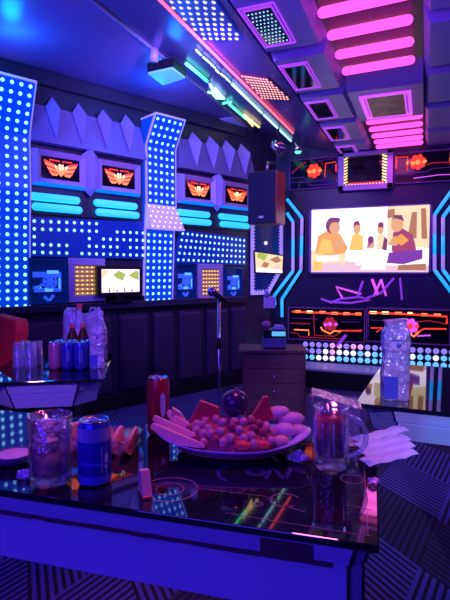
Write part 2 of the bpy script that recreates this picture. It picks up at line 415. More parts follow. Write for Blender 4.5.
# ------------------------------------------------------------------ things on the sloping beam
def dots_panel(name, label, quad, nu, nv, mboard, mled, r):
    P = [S(*q, -.002) for q in quad]
    c = sum(P, V()) / 4
    t = T(name, label, 'LED panel', c)
    m = MB(); m.prism([p for p in P], -NP * .014); t.part('panel', m, mboard)
    m = MB()
    for p in grid_quad(*[q - NP * .014 for q in P], nu, nv, True): m.dot(p, r, -NP, (0, 1, 0), 6)
    t.part('led_dots', m, mled, kind='stuff')
dots_panel('ceiling_light_panel', 'blue white LED dot panel on the sloping ceiling beam, nearest', [(128, -40), (190, -40), (244, 38), (206, 38)], 6, 13, 'led_board_bloom_dim', 'led_white', .0105)
dots_panel('ceiling_light_panel', 'orange LED dot panel on the sloping ceiling beam beyond the blue one', [(241, 72), (268, 76), (292, 98), (263, 97)], 9, 9, 'dark_red', 'led_orange', .0088)
def strip(name, label, a, b, r, ml, segs=None, off=.012):
    pa, pb = S(*a, off), S(*b, off)
    x = .5 * (pa.x + pb.x)
    t = T(name, label, 'LED strip', (pa + pb) / 2)
    m = MB(); m.tube([pa, pb], r, 8); t.part('light_tube', m, ml)
    m = MB(); d = (pb - pa); q = NP * (off * .8)
    m.tube([pa + q, pb + q], r * .7, 4); t.part('channel', m, 'can_metal')
strip('red_light_strip', 'red neon strip running along the ceiling beam to the TV wall', (138, -22), (293, 133), .0075, 'neon_red')
t = T('white_light_strip', 'dashed white cyan LED strip beside the red neon strip', 'LED strip', S(232, 84, .01))
q = [(196, 50, 201, 55), (203, 57, 210, 63), (211, 64, 215, 68), (216, 70, 219, 73), (221, 74, 225, 77), (226, 78, 230, 82), (232, 84, 262, 113), (264, 115, 291, 141)]
for a in q:
    m = MB(); m.tube([S(a[0], a[1], .012), S(a[2], a[3], .012)], .006 if a[0] < 232 else .0085, 8); t.part('light_segment', m, 'neon_white')
m = MB(); m.tube([S(195, 49, .0), S(291, 141, .0)], .005, 4); t.part('channel', m, 'can_metal')
# green neon script
t = T('neon_sign', 'green neon script sign on the ceiling beam beside the blue ceiling', 'neon sign', S(225, 98, .012))
def scr(pts, r, ml, name='letter'):
    m = MB(); m.tube([S(x, y, .016) for x, y in pts], r, 8); t.part(name, m, ml)
scr([(186, 63.5), (196, 71.5), (207, 81)], .0105, 'neon_green', 'flourish')
scr([(208, 92), (213, 93), (210, 84.5), (219, 97), (215, 88), (224, 98.5), (216, 98), (213, 94)], .0095, 'neon_white')
scr([(223, 103.5), (227, 102.5), (231, 102.2)], .009, 'neon_green')
scr([(229, 104), (238, 112), (246, 119)], .009, 'neon_green', 'flourish')
scr([(244, 115), (252, 122), (247, 119), (253, 126), (251, 120.5), (259, 127)], .010, 'neon_warm')
m = MB(); m.tube([S(186, 63.5, .002), S(259, 127, .002)], .006, 6); t.part('mounting_rail', m, 'can_metal')

# lamps under the ceiling
t = T('floodlight', 'boxy floodlight with glowing cyan face hanging by the ceiling beam', 'ceiling light', Z(163, 68, CH))
P = [Z(147, 74, 2.28), Z(173, 68.5, 2.28), Z(186, 78.5, 2.28), Z(163, 86, 2.28)]
m = MB(); m.prism([p + V((0, 0, .012)) for p in P], (0, 0, .055)); t.part('housing', m, 'black', bevel=.004)
m = MB(); m.prism([p * .94 + sum(P, V()) / 4 * .06 for p in P], (0, 0, .012)); t.part('light_face', m, 'floodlit')
m = MB(); c = sum(P, V()) / 4; m.tube([c + V((0, 0, .06)), V((c.x, c.y, CH))], .018, 10); t.part('mount', m, 'lavender_dark')
m = MB(); a = Z(154, 60, 2.33); m.tube([V((a.x, a.y, 2.32)), V((a.x, a.y, CH))], [.026, .03], 12); t.part('sensor', m, 'lavender')
P = [Z(213, 121, 2.385), Z(237, 118, 2.385), Z(248, 127, 2.385), Z(225, 130.5, 2.385)]
t = T('square_panel_lamp', 'pale square panel lamp flush on the blue ceiling by the wall corner', 'ceiling light', sum(P, V()) / 4)
m = MB(); m.prism(P, (0, 0, .016)); t.part('frame', m, 'lavender')
cc = sum(P, V()) / 4
m = MB(); m.prism([p * .8 + cc * .2 - V((0, 0, .004)) for p in P], (0, 0, .008)); t.part('diffuser', m, 'panel_lamp')
# spot cluster over the speaker
p = At(278, 147, 4.3)
t = T('stage_spotlight', 'white headed spotlight hanging above the black speaker', 'spotlight', (p.x, p.y, 2.395 if p.x < XC else CH + SL * (p.x - XC)))
m = MB(); X = Matrix.Rotation(-.9, 4, 'Y') @ Matrix.Rotation(.5, 4, 'X')
m.lathe([(.0, .07), (.035, .07), (.045, .03), (.062, -.05), (.058, -.055)], p, 16, 0, X); t.part('housing', m, 'chrome')
m = MB(); m.lathe([(.0, -.050), (.057, -.050)], p, 16, 0, X); t.part('lens', m, 's_white')
m = MB(); m.tube([p + V((0, 0, .05)), V((p.x, p.y, 2.33))], .012, 8); t.part('bracket', m, 'black')
p = At(298, 148, 4.4)
t = T('green_spotlight', 'small green lamp at the far end of the neon strips', 'spotlight', (p.x, p.y, CH + SL * (p.x - XC)))
m = MB(); m.lathe([(0, .05), (.025, .05), (.036, -.03), (.03, -.032)], p, 14); t.part('housing', m, 'chrome')
m = MB(); m.ball(p + V((0, 0, -.03)), (.03, .03, .02), 12); t.part('lens', m, 'neon_green')
m = MB(); m.tube([p + V((0, 0, .04)), V((p.x, p.y, CH + SL * (p.x - XC)))], .008, 6); t.part('stem', m, 'black')

# ================================================================== LEFT WALL
CW = L(175, 200, .07).x - L(147, 200, .07).x
def column(sl, w, label, skirt, ncol, zk=None):
    ref = 160
    prof = [(L(ref, 303, .02).z, .02), (L(ref, 232, .05).z, .05), (L(ref, 205, .075).z, .075), (zk or L(ref, 147, .075).z, .075), (L(ref, 115, .20).z, .20)]
    t = T('led_column', label, 'LED column', (sl + w / 2, 0, prof[0][0]), FL)
    m = MB()
    poly = [V((sl, -o, z)) for z, o in prof] + [V((sl, 0, prof[-1][0])), V((sl, 0, prof[0][0]))]
    m.prism(poly, (w, 0, 0)); t.part('board', m, 'led_board_bloom')
    m = MB()
    for i in range(4):
        if skirt and i == 1: continue
        (z0, o0), (z1, o1) = prof[i], prof[i + 1]
        ln = math.hypot(z1 - z0, o1 - o0); nv = max(2, round(ln / .0545))
        nrm = V((0, -(z1 - z0), -(o1 - o0)))
        for p in grid_quad((sl, -o0, z0), (sl + w, -o0, z0), (sl + w, -o1, z1), (sl, -o1, z1), ncol, nv): m.dot(p, .0125, nrm, (1, 0, 0))
    t.part('led_dots', m, 'led_blue', kind='stuff')
    m = MB()
    for x in (sl - .006, sl + w + .001):
        m.prism([V((x, -o - .006, z)) for z, o in prof] + [V((x, -o + .02, z)) for z, o in prof][::-1], (.005, 0, 0))
    m.box((sl - .006, -prof[-1][1] - .01, prof[-1][0]), (sl + w + .006, 0, prof[-1][0] + .012))
    t.part('edge_strip', m, 'neon_violet')
    if skirt:
        m = MB(); z0, z1 = L(ref, 229, .13).z, prof[2][0]
        a, b_, c, d = (sl, -.13, z0), (sl + w + .055, -.13, z0), (sl + w, -.078, z1), (sl, -.078, z1)
        m.hexa([(sl, -.13, z0), (sl + w + .055, -.13, z0), (sl + w + .055, -.06, z0), (sl, -.06, z0), (sl, -.078, z1), (sl + w, -.078, z1), (sl + w, -.03, z1), (sl, -.03, z1)])
        k = t.part('skirt', m, 'pink_lit_board')
        m = MB()
        for p in grid_quad(a, b_, c, d, 6, 5, True): m.dot(p, .009, (0, -1, -.25), (1, 0, 0))
        t.part('skirt_leds', m, 'led_white', k, kind='stuff')
    return t
S2 = L(147, 200, .07).x; S1r = L(30, 200, .07).x
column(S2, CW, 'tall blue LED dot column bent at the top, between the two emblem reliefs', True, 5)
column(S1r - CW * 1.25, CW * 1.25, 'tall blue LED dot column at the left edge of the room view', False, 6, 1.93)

def ledband(name, label, quad, nv, du, skip, bm='led_board_bloom_dim'):
    P = [L(*q, .03) for q in quad]       # bl, br, tr, tl
    t = T(name, label, 'LED panel', (P[0] + P[1]) / 2, FL)
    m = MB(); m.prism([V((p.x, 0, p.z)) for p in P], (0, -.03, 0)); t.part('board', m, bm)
    m = MB(); nu = round((P[1].x - P[0].x) / du); k = 0
    for p in grid_quad(P[0], P[1], P[2], P[3], nu, nv):
        if not skip(k % nu, k // nu, nu): m.dot(V((p.x, -.03, p.z)), .0115, (0, -1, 0), (1, 0, 0))
        k += 1
    t.part('led_dots', m, 'led_blue', kind='stuff')
def skipA(i, j, n):
    f = i / n
    if j == 4: return f > .52
    if j == 3: return .5 < f < .68
    if j == 2: return .06 < f < .38 or .46 < f < .56
    if j == 1: return (.30 < f < .42) or .72 < f < .78
    return (.28 < f < .36)
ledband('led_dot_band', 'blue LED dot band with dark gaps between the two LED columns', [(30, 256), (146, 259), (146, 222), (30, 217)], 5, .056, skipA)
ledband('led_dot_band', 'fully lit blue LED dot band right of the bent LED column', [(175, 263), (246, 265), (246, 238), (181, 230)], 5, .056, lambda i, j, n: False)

# emblem relief (spikes, two framed emblems, four tubes); the same relief hangs twice
ss = [L(54 , 98).x, L(79, 103).x, L(102, 108).x, L(125, 113).x]
s0, s1 = .215, 1.105
r0 = T('emblem_relief', 'violet wall relief with spikes and red winged emblems, nearer left one', 'wall decoration', (.64, 0, 1.43), FL)
m = MB(); m.box((s0, -.02, 1.465), (s1, 0, 2.2)); r0.part('back_board', m, 'dark_wall')
m = MB(); m.hexa([(s0, -.10, 1.93), (s1, -.10, 1.93), (s1, 0, 1.93), (s0, 0, 1.93), (s0 + .02, -.04, 2.185), (s1 - .02, -.04, 2.185), (s1 - .02, 0, 2.185), (s0 + .02, 0, 2.185)])
r0.part('spike_board', m, 'lavender_dark', bevel=.004)
step = .190; c0 = .366
for i in range(4):
    c = c0 + i * step + .015
    m = MB(); zt, zs, zb = 2.255, 2.175, 1.955
    m.add([(c, -.045, zt), (c - .052, -.055, zs), (c, -.17, zs - .03), (c + .052, -.055, zs), (c, -.105, zb), (c, -.02, zs - .06)],
          [(0, 1, 2), (0, 2, 3), (1, 4, 2), (2, 4, 3), (0, 5, 1), (0, 3, 5), (1, 5, 4), (5, 3, 4)])
    r0.part('spike', m, 'lavender')
m = MB(); cr = .645
m.add([(cr, -.085, 1.95), (cr - .06, -.06, 1.90), (cr, -.14, 1.88), (cr + .06, -.06, 1.90), (cr - .05, -.05, 1.66), (cr, -.12, 1.66), (cr + .05, -.05, 1.66), (cr, -.06, 1.61)],
      [(0, 1, 2), (0, 2, 3), (1, 4, 5, 2), (2, 5, 6, 3), (4, 7, 5), (5, 7, 6)])
r0.part('centre_ridge', m, 'lavender')
def frame_part(x0, x1, za, zb, xs0, xs1, zs0, zs1):
    m = MB(); o, i_ = .085, .045
    po = [(x0, za), (x1, za), (x1, zb), (x0, zb)]; pi_ = [(xs0, zs0), (xs1, zs0), (xs1, zs1), (xs0, zs1)]
    g = .035; pm = [(xs0 - g, zs0 - g), (xs1 + g, zs0 - g), (xs1 + g, zs1 + g), (xs0 - g, zs1 + g)]
    vs = [(x, -.02, z) for x, z in po] + [(x, -o - .02, z) for x, z in pm] + [(x, -o + .012, z) for x, z in pi_]
    fs = []
    for k in range(4):
        n = (k + 1) % 4
        if k != 0: fs.append((k, n, n + 4, k + 4))
        fs.append((k + 4, n + 4, n + 8, k + 8))
    fs.append((8, 9, 10, 11))
    m.add(vs, fs); fp = r0.part('emblem_frame', m, 'lavender')
    m = MB(); m.add([vs[0], vs[1], vs[5], vs[4]], [(0, 1, 2, 3)]); m.prism([V(vs[0]), V(vs[1]), V(vs[5]), V(vs[4])], (0, .01, .01)); r0.part('lit_lip', m, 'cyan_lip', fp, label='cyan lit lower lip')
    m = MB(); m.box((xs0, -.078, zs0), (xs1, -.07, zs1)); r0.part('screen', m, 'black_gloss', fp)
    # winged crest of strokes: head shield with feathers either side
    m = MB(); cx, cz = (xs0 + xs1) / 2, (zs0 + zs1) / 2; w, h = (xs1 - xs0), (zs1 - zs0)
    def q(u, v): return V((cx + u * w, -.081, cz + v * h))
    for sg in (-1, 1):
        for a in range(6):
            b0 = q(sg * (.10 + .015 * a), -.28 + .085 * a); b1 = q(sg * (.22 + .04 * a), -.30 + .115 * a); b2 = q(sg * (.30 + .028 * a), -.18 + .10 * a)
            m.tube([b0, b1, b2], [.008, .009, .003], 6, 0 if a % 2 else 1)
        m.ball(q(sg * .18, .05), (.02, .004, .016), 10, 2)
        m.tube([q(sg * .10, .10), q(sg * .09, -.14), q(0, -.34)], [.006, .008, .004], 6, 1)
        m.tube([q(sg * .04, .20), q(sg * .035, -.05)], .006, 6, 2)
        for a in range(4): m.tube([q(sg * (.04 + .07 * a), .34 + .01 * a), q(sg * (.085 + .07 * a), .335)], .005, 6, 0)
    m.ball(q(0, -.14), (.018, .004, .022), 10, 1)
    r0.part('winged_emblem', m, ['red_glow', 'orange_glow', 'neon_warm'], fp)
frame_part(.215, .625, 1.655, 1.895, .285, .555, 1.70, 1.845)
frame_part(.665, 1.085, 1.655, 1.895, .735, 1.005, 1.70, 1.845)
for (a, b) in ((.212, .572), (.228, .588)):
    z = 1.575 if a < .22 else 1.508
    m = MB(); m.pill((a, -.045, z), (b, -.045, z), .027, 14); r0.part('light_tube', m, 'cyan_tube')
    m = MB(); m.pill((a + .465, -.045, z), (b + .475, -.045, z), .027, 14); r0.part('light_tube', m, 'cyan_tube')
r0.o.matrix_world = FL @ Matrix.Translation(r0.org + V((-.028, 0, -.022)))
dup(r0.o, FL @ Matrix.Translation(r0.org + V((1.185, .0, -.03))), 'violet wall relief with spikes and red winged emblems, beside the speaker')

# boxes under the LED bands
def mech_box(xa, xb, za, zb, label):
    t = T('mechanical_art_box', label, 'wall decoration', ((xa + xb) / 2, 0, za), FL)
    m = MB(); w, h = xb - xa, zb - za; g = .018
    m.box((xa, -.012, za), (xb, 0, zb))
    for q in ((xa, za, xb, za + g), (xa, zb - g, xb, zb), (xa, za + g, xa + g, zb - g), (xb - g, za + g, xb, zb - g)): m.box((q[0], -.05, q[1]), (q[2], -.012, q[3]))
    t.part('case', m, 'navy_art')
    def q(u, v, y=-.03): return V((xa + u * w, y, za + v * h))
    m = MB(); r = .17 * w
    m.tube([q(.55, .48) + V((r * cos(k * pi / 8), 0, r * sin(k * pi / 8))) for k in range(16)], .16 * r, 8, 0, closed=True)
    m.ball(q(.55, .48), (.055 * w + .01, .015, .055 * w + .01), 10)
    for k in range(6): m.ball(q(.55, .48) + V((.6 * r * cos(k * pi / 3), 0, .6 * r * sin(k * pi / 3))), .012, 8)
    t.part('gear_ring', m, 'blue_art')
    m = MB()
    m.box(q(.12, .58, -.03), q(.86, .70, -.02)); m.box(q(.15, .26, -.03), q(.86, .34, -.02)); m.box(q(.78, .30, -.03), q(.86, .62, -.02))
    m.tube([q(.40, .16), q(.52, .06), q(.64, .18)], .012, 6); m.tube([q(.12, .36), q(.24, .36), q(.34, .42)], .01, 6)
    t.part('pipe_work', m, 'blue_art')
    for a, b in ((q(.48, .66, -.036), q(.78, .73, -.03)), (q(.42, .27, -.036), q(.62, .34, -.03)), (q(.18, .34, -.036), q(.32, .39, -.03)), (q(.79, .32, -.036), q(.82, .56, -.03))):
        m = MB(); m.box(a, b); t.part('lit_highlight', m, 'cyan_art')
mech_box(.172, .44, .832, 1.145, 'blue glowing mechanical art box beside the left LED column')
mech_box(1.385, 1.605, .825, 1.125, 'blue glowing mechanical art box right of the bent LED column')
mech_box(1.945, 2.165, .815, 1.095, 'blue glowing mechanical art box nearest the corner, behind the microphone')
def lattice(xa, xb, za, zb, wx0, wx1, label):
    t = T('lattice_light_panel', label, 'wall decoration', ((xa + xb) / 2, 0, za), FL)
    m = MB(); z0, z1 = za + .045, zb - .05
    m.box((xa, -.03, za), (xb, 0, z0)); m.box((xa, -.03, z1), (xb, 0, zb)); m.box((xa, -.03, z0), (wx0, 0, z1)); m.box((wx1, -.03, z0), (xb, 0, z1)); m.box((wx0, -.006, z0), (wx1, 0, z1))
    t.part('frame', m, 'lavender', bevel=.003)
    n = 7
    for k in range(n):
        z = z0 + (k + .5) * (z1 - z0) / n
        m = MB(); m.box((wx0, -.026, z - .010), (wx1, -.012, z + .006)); t.part('gold_slat', m, 'gold')
    m = MB()
    for p in grid_quad((wx0, -.027, z0), (wx1, -.027, z0), (wx1, -.027, z1), (wx0, -.027, z1), 6, 7): m.dot(p, .0055, (0, -1, 0), (1, 0, 0), 6)
    t.part('led_dots', m, 'neon_warm', kind='stuff')
lattice(.455, .745, .835, 1.15, .505, .735, 'lavender framed gold lattice light panel partly behind the small TV')
lattice(1.635, 1.93, .80, 1.125, 1.685, 1.885, 'lavender framed gold lattice light panel behind the microphone stand')

# small TV on the ledge
A_, B_ = L(97, 266, .09), L(142, 297, .09)
t = T('small_television', 'small black television with bright picture standing on the left ledge', 'television', ((A_.x + B_.x) / 2, -.09, .825), FL)
x0, x1, z0, z1 = A_.x, B_.x, .875, L(120, 266, .09).z
m = MB(); m.box((x0, -.10, z0), (x1, -.055, z1)); t.part('casing', m, 'black', bevel=.006)
m = MB(); m.box((x0 + .03, -.102, z0 + .025), (x1 - .03, -.0985, z1 - .025), 0)
xx0, xx1, zz0, zz1 = x0 + .03, x1 - .03, z0 + .025, z1 - .025
def pq(u, v, d=0): return V((xx0 + u * (xx1 - xx0), -.1025 - d, zz0 + v * (zz1 - zz0)))
m.prism([pq(.0, .55), pq(.2, .95), pq(.0, 1)], (0, -.0008, 0), 2)
m.prism([pq(.28, .78), pq(.45, .95), pq(.62, .8), (pq(.55, .5)), pq(.38, .6)], (0, -.0008, 0), 1)
m.prism([pq(.68, .72), pq(.9, .95), pq(.98, .9), pq(.98, .5)], (0, -.0008, 0), 1)
for k in range(9): u = .06 + .1 * k; m.prism([pq(u, .02), pq(u + .03, .18 + .06 * (k % 3)), pq(u + .06, .02)], (0, -.0008, 0), 3 if k % 2 else 2)
t.part('screen', m, ['s_white', 's_green', 's_cream', 's_dim'])
m = MB(); cx = (x0 + x1) / 2; m.box((cx - .03, -.09, .835), (cx + .03, -.065, z0)); m.box((cx - .10, -.098, .825), (cx + .10, -.036, .838)); t.part('stand', m, 'black')
m = MB(); m.box((x1 + .012, -.05, .825), (x1 + .05, -.015, .865)); m.box((x1 + .02, -.051, .835), (x1 + .042, -.05, .842))
single('control_box', 'small black control box on the ledge right of the small television', 'control box', m, 'black', (x1 + .03, -.03, .825), FL)

# padded wainscot
pads = [(.15, .42, 'padded wall panel under the left mechanical art box'), (.50, .80, 'padded wall panel under the gold lattice and small TV'), (.86, 1.12, 'padded wall panel under the right side of the small TV'),
        (1.17, 1.38, 'padded wall panel under the foot of the bent LED column'), (1.43, 1.68, 'padded wall panel under the right mechanical art box'), (1.74, 1.99, 'padded wall panel behind the microphone stand'),
        (2.04, 2.24, 'padded wall panel in the corner behind the wooden cabinet'), (-.24, .09, 'padded wall panel behind the red chair')]
for a, b, lb in pads:
    m = MB(); m.hexa([(a, -.004, .12), (b, -.004, .12), (b, 0, .12), (a, 0, .12), (a, -.004, .735), (b, -.004, .735), (b, 0, .735), (a, 0, .735)])
    t = T('padded_wall_panel', lb, 'wall panel', ((a + b) / 2, 0, .12), FL)
    t.part('frame', m, 'black')
    g = .02; m = MB(); m.hexa([(a + g, -.045, .14), (b - g, -.045, .14), (b, -.004, .12), (a, -.004, .12), (a + g, -.045, .70), (b - g, -.045, .70), (b, -.004, .735), (a, -.004, .735)])
    t.part('cushion', m, 'pad', bevel=.012)

# ================================================================== CORNER BOARD
t = T('corner_board', 'serrated LED framed corner board below the black speaker', 'wall decoration', (.25, 0, .85), FC)
c = lambda px, py, o=0: K(px, py, o)
W2 = .393
za, zb = c(245, 295).z, c(265, 222).z
cham = c(267, 295).x; zch = c(283, 270).z
pts = [V((.0, 0, za)), V((cham, 0, za)), V((W2, 0, zch)), V((W2, 0, 1.80)), V((0, 0, 1.80))]
m = MB(); m.prism(pts, (0, -.015, 0)); t.part('board', m, 'navy_art')
m = MB(); g = .028; cen = sum(pts, V()) / 5
inn = [V((g, 0, za + g)), V((cham - g * .4, 0, za + g)), V((W2 - g, 0, zch + g * .4)), V((W2 - g, 0, 1.8 - g)), V((g, 0, 1.8 - g))]
for k in range(5):
    n = (k + 1) % 5; m.prism([p + V((0, -.015, 0)) for p in (pts[k], pts[n], inn[n], inn[k])], (0, -.015, 0))
for k in range(5):
    n = (k + 1) % 5; d = inn[n] - inn[k]; ln = d.length; nt = int(ln / .03); d.normalize(); ip = (cen - inn[k]); ip = (ip - d * ip.dot(d)).normalized()
    for i in range(nt):
        p = inn[k] + d * (i + .5) * ln / nt + V((0, -.015, 0)); m.prism([p - d * .009, p + ip * .022, p + d * .009], (0, -.012, 0))
t.part('serrated_edge', m, 'neon_violet')
A_ = [K(256, 252, .06), K(284, 256, .06), K(283, 273, .06), K(257, 272, .06)]
t = T('tiny_wall_screen', 'little tilted wall screen on the corner board', 'television', (sum((a.x for a in A_)) / 4, 0, A_[3].z), FC)
A_[1].x = min(A_[1].x, W2 - .014); A_[2].x = min(A_[2].x, W2 - .014)
m = MB(); e = [V((p.x, -.045, p.z)) for p in (A_[0] + V((-.012, 0, .012)), A_[1] + V((.012, 0, .012)), A_[2] + V((.012, 0, -.012)), A_[3] + V((-.012, 0, -.012)))]
m.prism(e, (0, .03, 0)); t.part('casing', m, 'black')
def pk(u, v): return (A_[3] * (1 - u) + A_[2] * u) * (1 - v) + (A_[0] * (1 - u) + A_[1] * u) * v
def pk2(u, v): p = pk(u, v); return V((p.x, -.047, p.z))
m = MB(); m.prism([pk2(0, 0), pk2(1, 0), pk2(1, 1), pk2(0, 1)], (0, .002, 0), 0)
for (poly, mi) in (([(0, .0), (1, 0), (1, .16), (0, .22)], 1), ([(.05, .75), (.3, .6), (.45, .95), (.1, 1)], 2), ([(.5, .7), (.75, .55), (.95, .7), (.8, .95)], 3), ([(.2, .3), (.4, .25), (.5, .5), (.3, .55)], 3), ([(.6, .25), (.9, .25), (.85, .5)], 4)):
    m.prism([pk2(u, v) for u, v in poly], (0, -.002, 0), mi)
t.part('screen', m, ['s_cream', 's_white', 's_green', 's_brown', 's_pink'])
p = K(266, 243, .03)
m = MB(); m.ball((p.x, -.028, p.z), (.018, .014, .018), 12)
single('wall_led_lamp', 'tiny round white lamp on the corner board above the little screen', 'lamp', m, 'led_white', (p.x, -.02, p.z), FC)

# speaker
fa = math.radians(-9)
p = At(262, 224, 4.35)
FS = frame((p.x, p.y, p.z), fa)     # front faces -y of this frame
t = T('wall_speaker', 'black fronted speaker with red wooden side mounted high in the corner', 'speaker', (0, 0, 0), FS)
w, h = .135, .455
m = MB(); m.hexa([(-w, -.0, 0), (w, 0, 0), (w * .96, .20, 0), (-w * .96, .20, 0), (-w, 0, h), (w, 0, h), (w * .96, .20, h), (-w * .96, .20, h)]); t.part('cabinet', m, 'wood_red', bevel=.004)
m = MB(); m.box((-w + .004, -.018, .006), (w - .004, -.001, h - .006)); g = t.part('grille', m, 'grille', bevel=.006)
m = MB(); m.box((-.022, -.021, .05), (.022, -.018, .068)); t.part('badge', m, 'emblem', g)
m = MB(); m.tube([(0, .10, h), (0, .10, h + .09), (0, .25, h + .12)], .014, 8); t.part('bracket', m, 'chrome')
m = MB(); m.tube([(.0, .20, h * .6), (.0, .30, h * .6)], .02, 8); m.box((-.05, .29, h * .5), (.05, .31, h * .7)); t.part('wall_mount', m, 'black')

# ================================================================== BACK WALL
def neon_frame(name, label, lines):
    allp = [B(*q, .05) for ln in lines for q in ln]
    cx = sum(p.x for p in allp) / len(allp); z0 = min(p.z for p in allp)
    t = T(name, label, 'neon frame', (cx, 0, z0), FB)
    for ln in lines:
        P = [B(*q, .05) for q in ln]
        m = MB(); m.tube([p + V((0, .028, 0)) for p in P], .022, 4); t.part('channel', m, 'black')
        # segments change colour along the line
        for i in range(len(P) - 1):
            a, b = P[i], P[i + 1]
            m = MB(); m.tube([a, b], .0155, 8)
            vert = abs(a.x - b.x) < .03
            if vert and (a - b).length > .3:
                m = MB(); m.tube([a, a.lerp(b, .35)], .0155, 8); t.part('light_line', m, 'neon_violet')
                m = MB(); m.tube([a.lerp(b, .35), a.lerp(b, .72)], .0155, 8); t.part('light_line', m, 'neon_cyan')
                m = MB(); m.tube([a.lerp(b, .72), b], .0155, 8); t.part('light_line', m, 'neon_violet')
            else: t.part('light_line', m, 'neon_cyan')
neon_frame('neon_bracket', 'cyan and violet double neon bracket left of the large TV', [[(287, 199), (302, 218), (301, 270), (282, 299), (282, 317)], [(287, 213), (293, 222), (293, 271), (274, 296), (275, 305)]])
neon_frame('neon_bracket', 'cyan double neon bracket right of the large TV', [[(455, 186), (434.5, 215), (434.5, 270), (455, 297)], [(455, 201), (443, 217), (443, 270), (455, 286)]])

# dark boards that carry the brackets
def slab(name, label, poly, th, mt, cat='wall panel'):
    P = [B(*q) for q in poly]; P = [V((p.x, 0, p.z)) for p in P]
    c = sum(P, V()) / len(P)
    m = MB(); m.prism(P, (0, -th, 0)); return single(name, label, cat, m, mt, (c.x, 0, min(p.z for p in P)), FB)

# TV
x0, x1, z0, z1 = -1.045, .048, 1.03, 1.655
t = T('large_television', 'large wall television showing people singing together', 'television', ((x0 + x1) / 2, 0, z0), FB)
m = MB(); m.box((x0, -.07, z0), (x1, -.01, z1)); t.part('casing', m, 'black', bevel=.006)
m = MB()
for q in ((x0, z0, x1, z0 + .018), (x0, z1 - .012, x1, z1), (x0, z0, x0 + .022, z1), (x1 - .022, z0, x1, z1)): m.box((q[0], -.078, q[1]), (q[2], -.069, q[3]))
t.part('bezel', m, 'lavender_dark')
X0, X1, Z0, Z1 = x0 + .022, x1 - .022, z0 + .018, z1 - .012
lay = [0]
def sq(u, v): return V((X0 + u * (X1 - X0), -.0735 - .0002 * lay[0], Z0 + v * (Z1 - Z0)))
m = MB(); m.box((X0, -.0725, Z0), (X1, -.0705, Z1), 0)
mats_ = ['s_white', 's_cream', 's_orange', 's_skin', 's_hair', 's_maroon', 's_yellow', 's_pink', 's_purple', 's_brown']
def pol(mi, *uv): lay[0] += 1; m.prism([sq(u, v) for u, v in uv], (0, .0002, 0), mi)
def ell(mi, u, v, a, b, n=14): pol(mi, *[(u + a * cos(2 * pi * k / n), v + b * sin(2 * pi * k / n)) for k in range(n)])
pol(1, (.66, .45), (1, .35), (1, 1), (.66, 1)); pol(9, (.83, .55), (.86, .9), (.90, .9), (.90, .5)); pol(9, (.94, .5), (.93, .95), (.97, .95), (.985, .5))
pol(1, (0, .0), (.34, 0), (.34, .3), (0, .36)); pol(7, (0, 0), (1, 0), (1, .1), (0, .12)); pol(9, (.66, .82), (.72, .84), (.72, .96), (.66, .95))
pol(2, (.035, .30), (.06, .58), (.16, .68), (.26, .60), (.33, .38), (.30, .30), (.18, .27)); pol(6, (.05, .30), (.1, .55), (.18, .50), (.2, .30))
ell(4, .19, .74, .062, .13); ell(3, .21, .70, .048, .10); pol(4, (.14, .75), (.17, .87), (.25, .86), (.262, .80), (.2, .79)); pol(3, (.2, .36), (.3, .42), (.27, .52), (.18, .44))
pol(6, (.34, .34), (.36, .56), (.40, .62), (.46, .56), (.46, .34)); ell(3, .405, .68, .032, .085); pol(4, (.372, .70), (.38, .79), (.42, .80), (.436, .72), (.405, .745))
pol(3, (.49, .36), (.50, .5), (.55, .5), (.56, .38)); ell(4, .525, .50, .026, .06); pol(8, (.50, .38), (.51, .47), (.54, .46))
pol(1, (.57, .35), (.575, .56), (.62, .60), (.66, .5), (.65, .35)); ell(3, .605, .66, .028, .075); pol(4, (.58, .70), (.59, .77), (.63, .76), (.632, .68)); pol(4, (.62, .35), (.64, .55), (.665, .5), (.66, .33))
pol(5, (.70, .34), (.71, .60), (.79, .66), (.87, .56), (.90, .34), (.82, .24), (.72, .26)); ell(3, .742, .72, .05, .11); pol(4, (.69, .78), (.72, .87), (.78, .86), (.80, .76), (.775, .79), (.72, .82))
pol(3, (.66, .42), (.72, .55), (.78, .52), (.74, .40)); pol(2, (.70, .50), (.78, .58), (.84, .48), (.78, .40)); pol(8, (.66, .14), (.68, .30), (.95, .34), (.95, .20), (.8, .12))
pol(0, (.06, .17), (.25, .19), (.24, .27), (.05, .25)); pol(0, (.3, .19), (.66, .18), (.62, .32), (.33, .33)); pol(7, (.10, .05), (.28, .06), (.28, .15), (.09, .14)); pol(0, (.44, .04), (.66, .04), (.64, .14), (.46, .13))
pol(9, (.75, .03), (.98, .03), (.98, .13), (.76, .11)); pol(6, (.02, .03), (.1, .03), (.1, .16), (.02, .18)); pol(7, (.30, .09), (.4, .1), (.4, .17), (.3, .16))
t.part('screen', m, mats_)

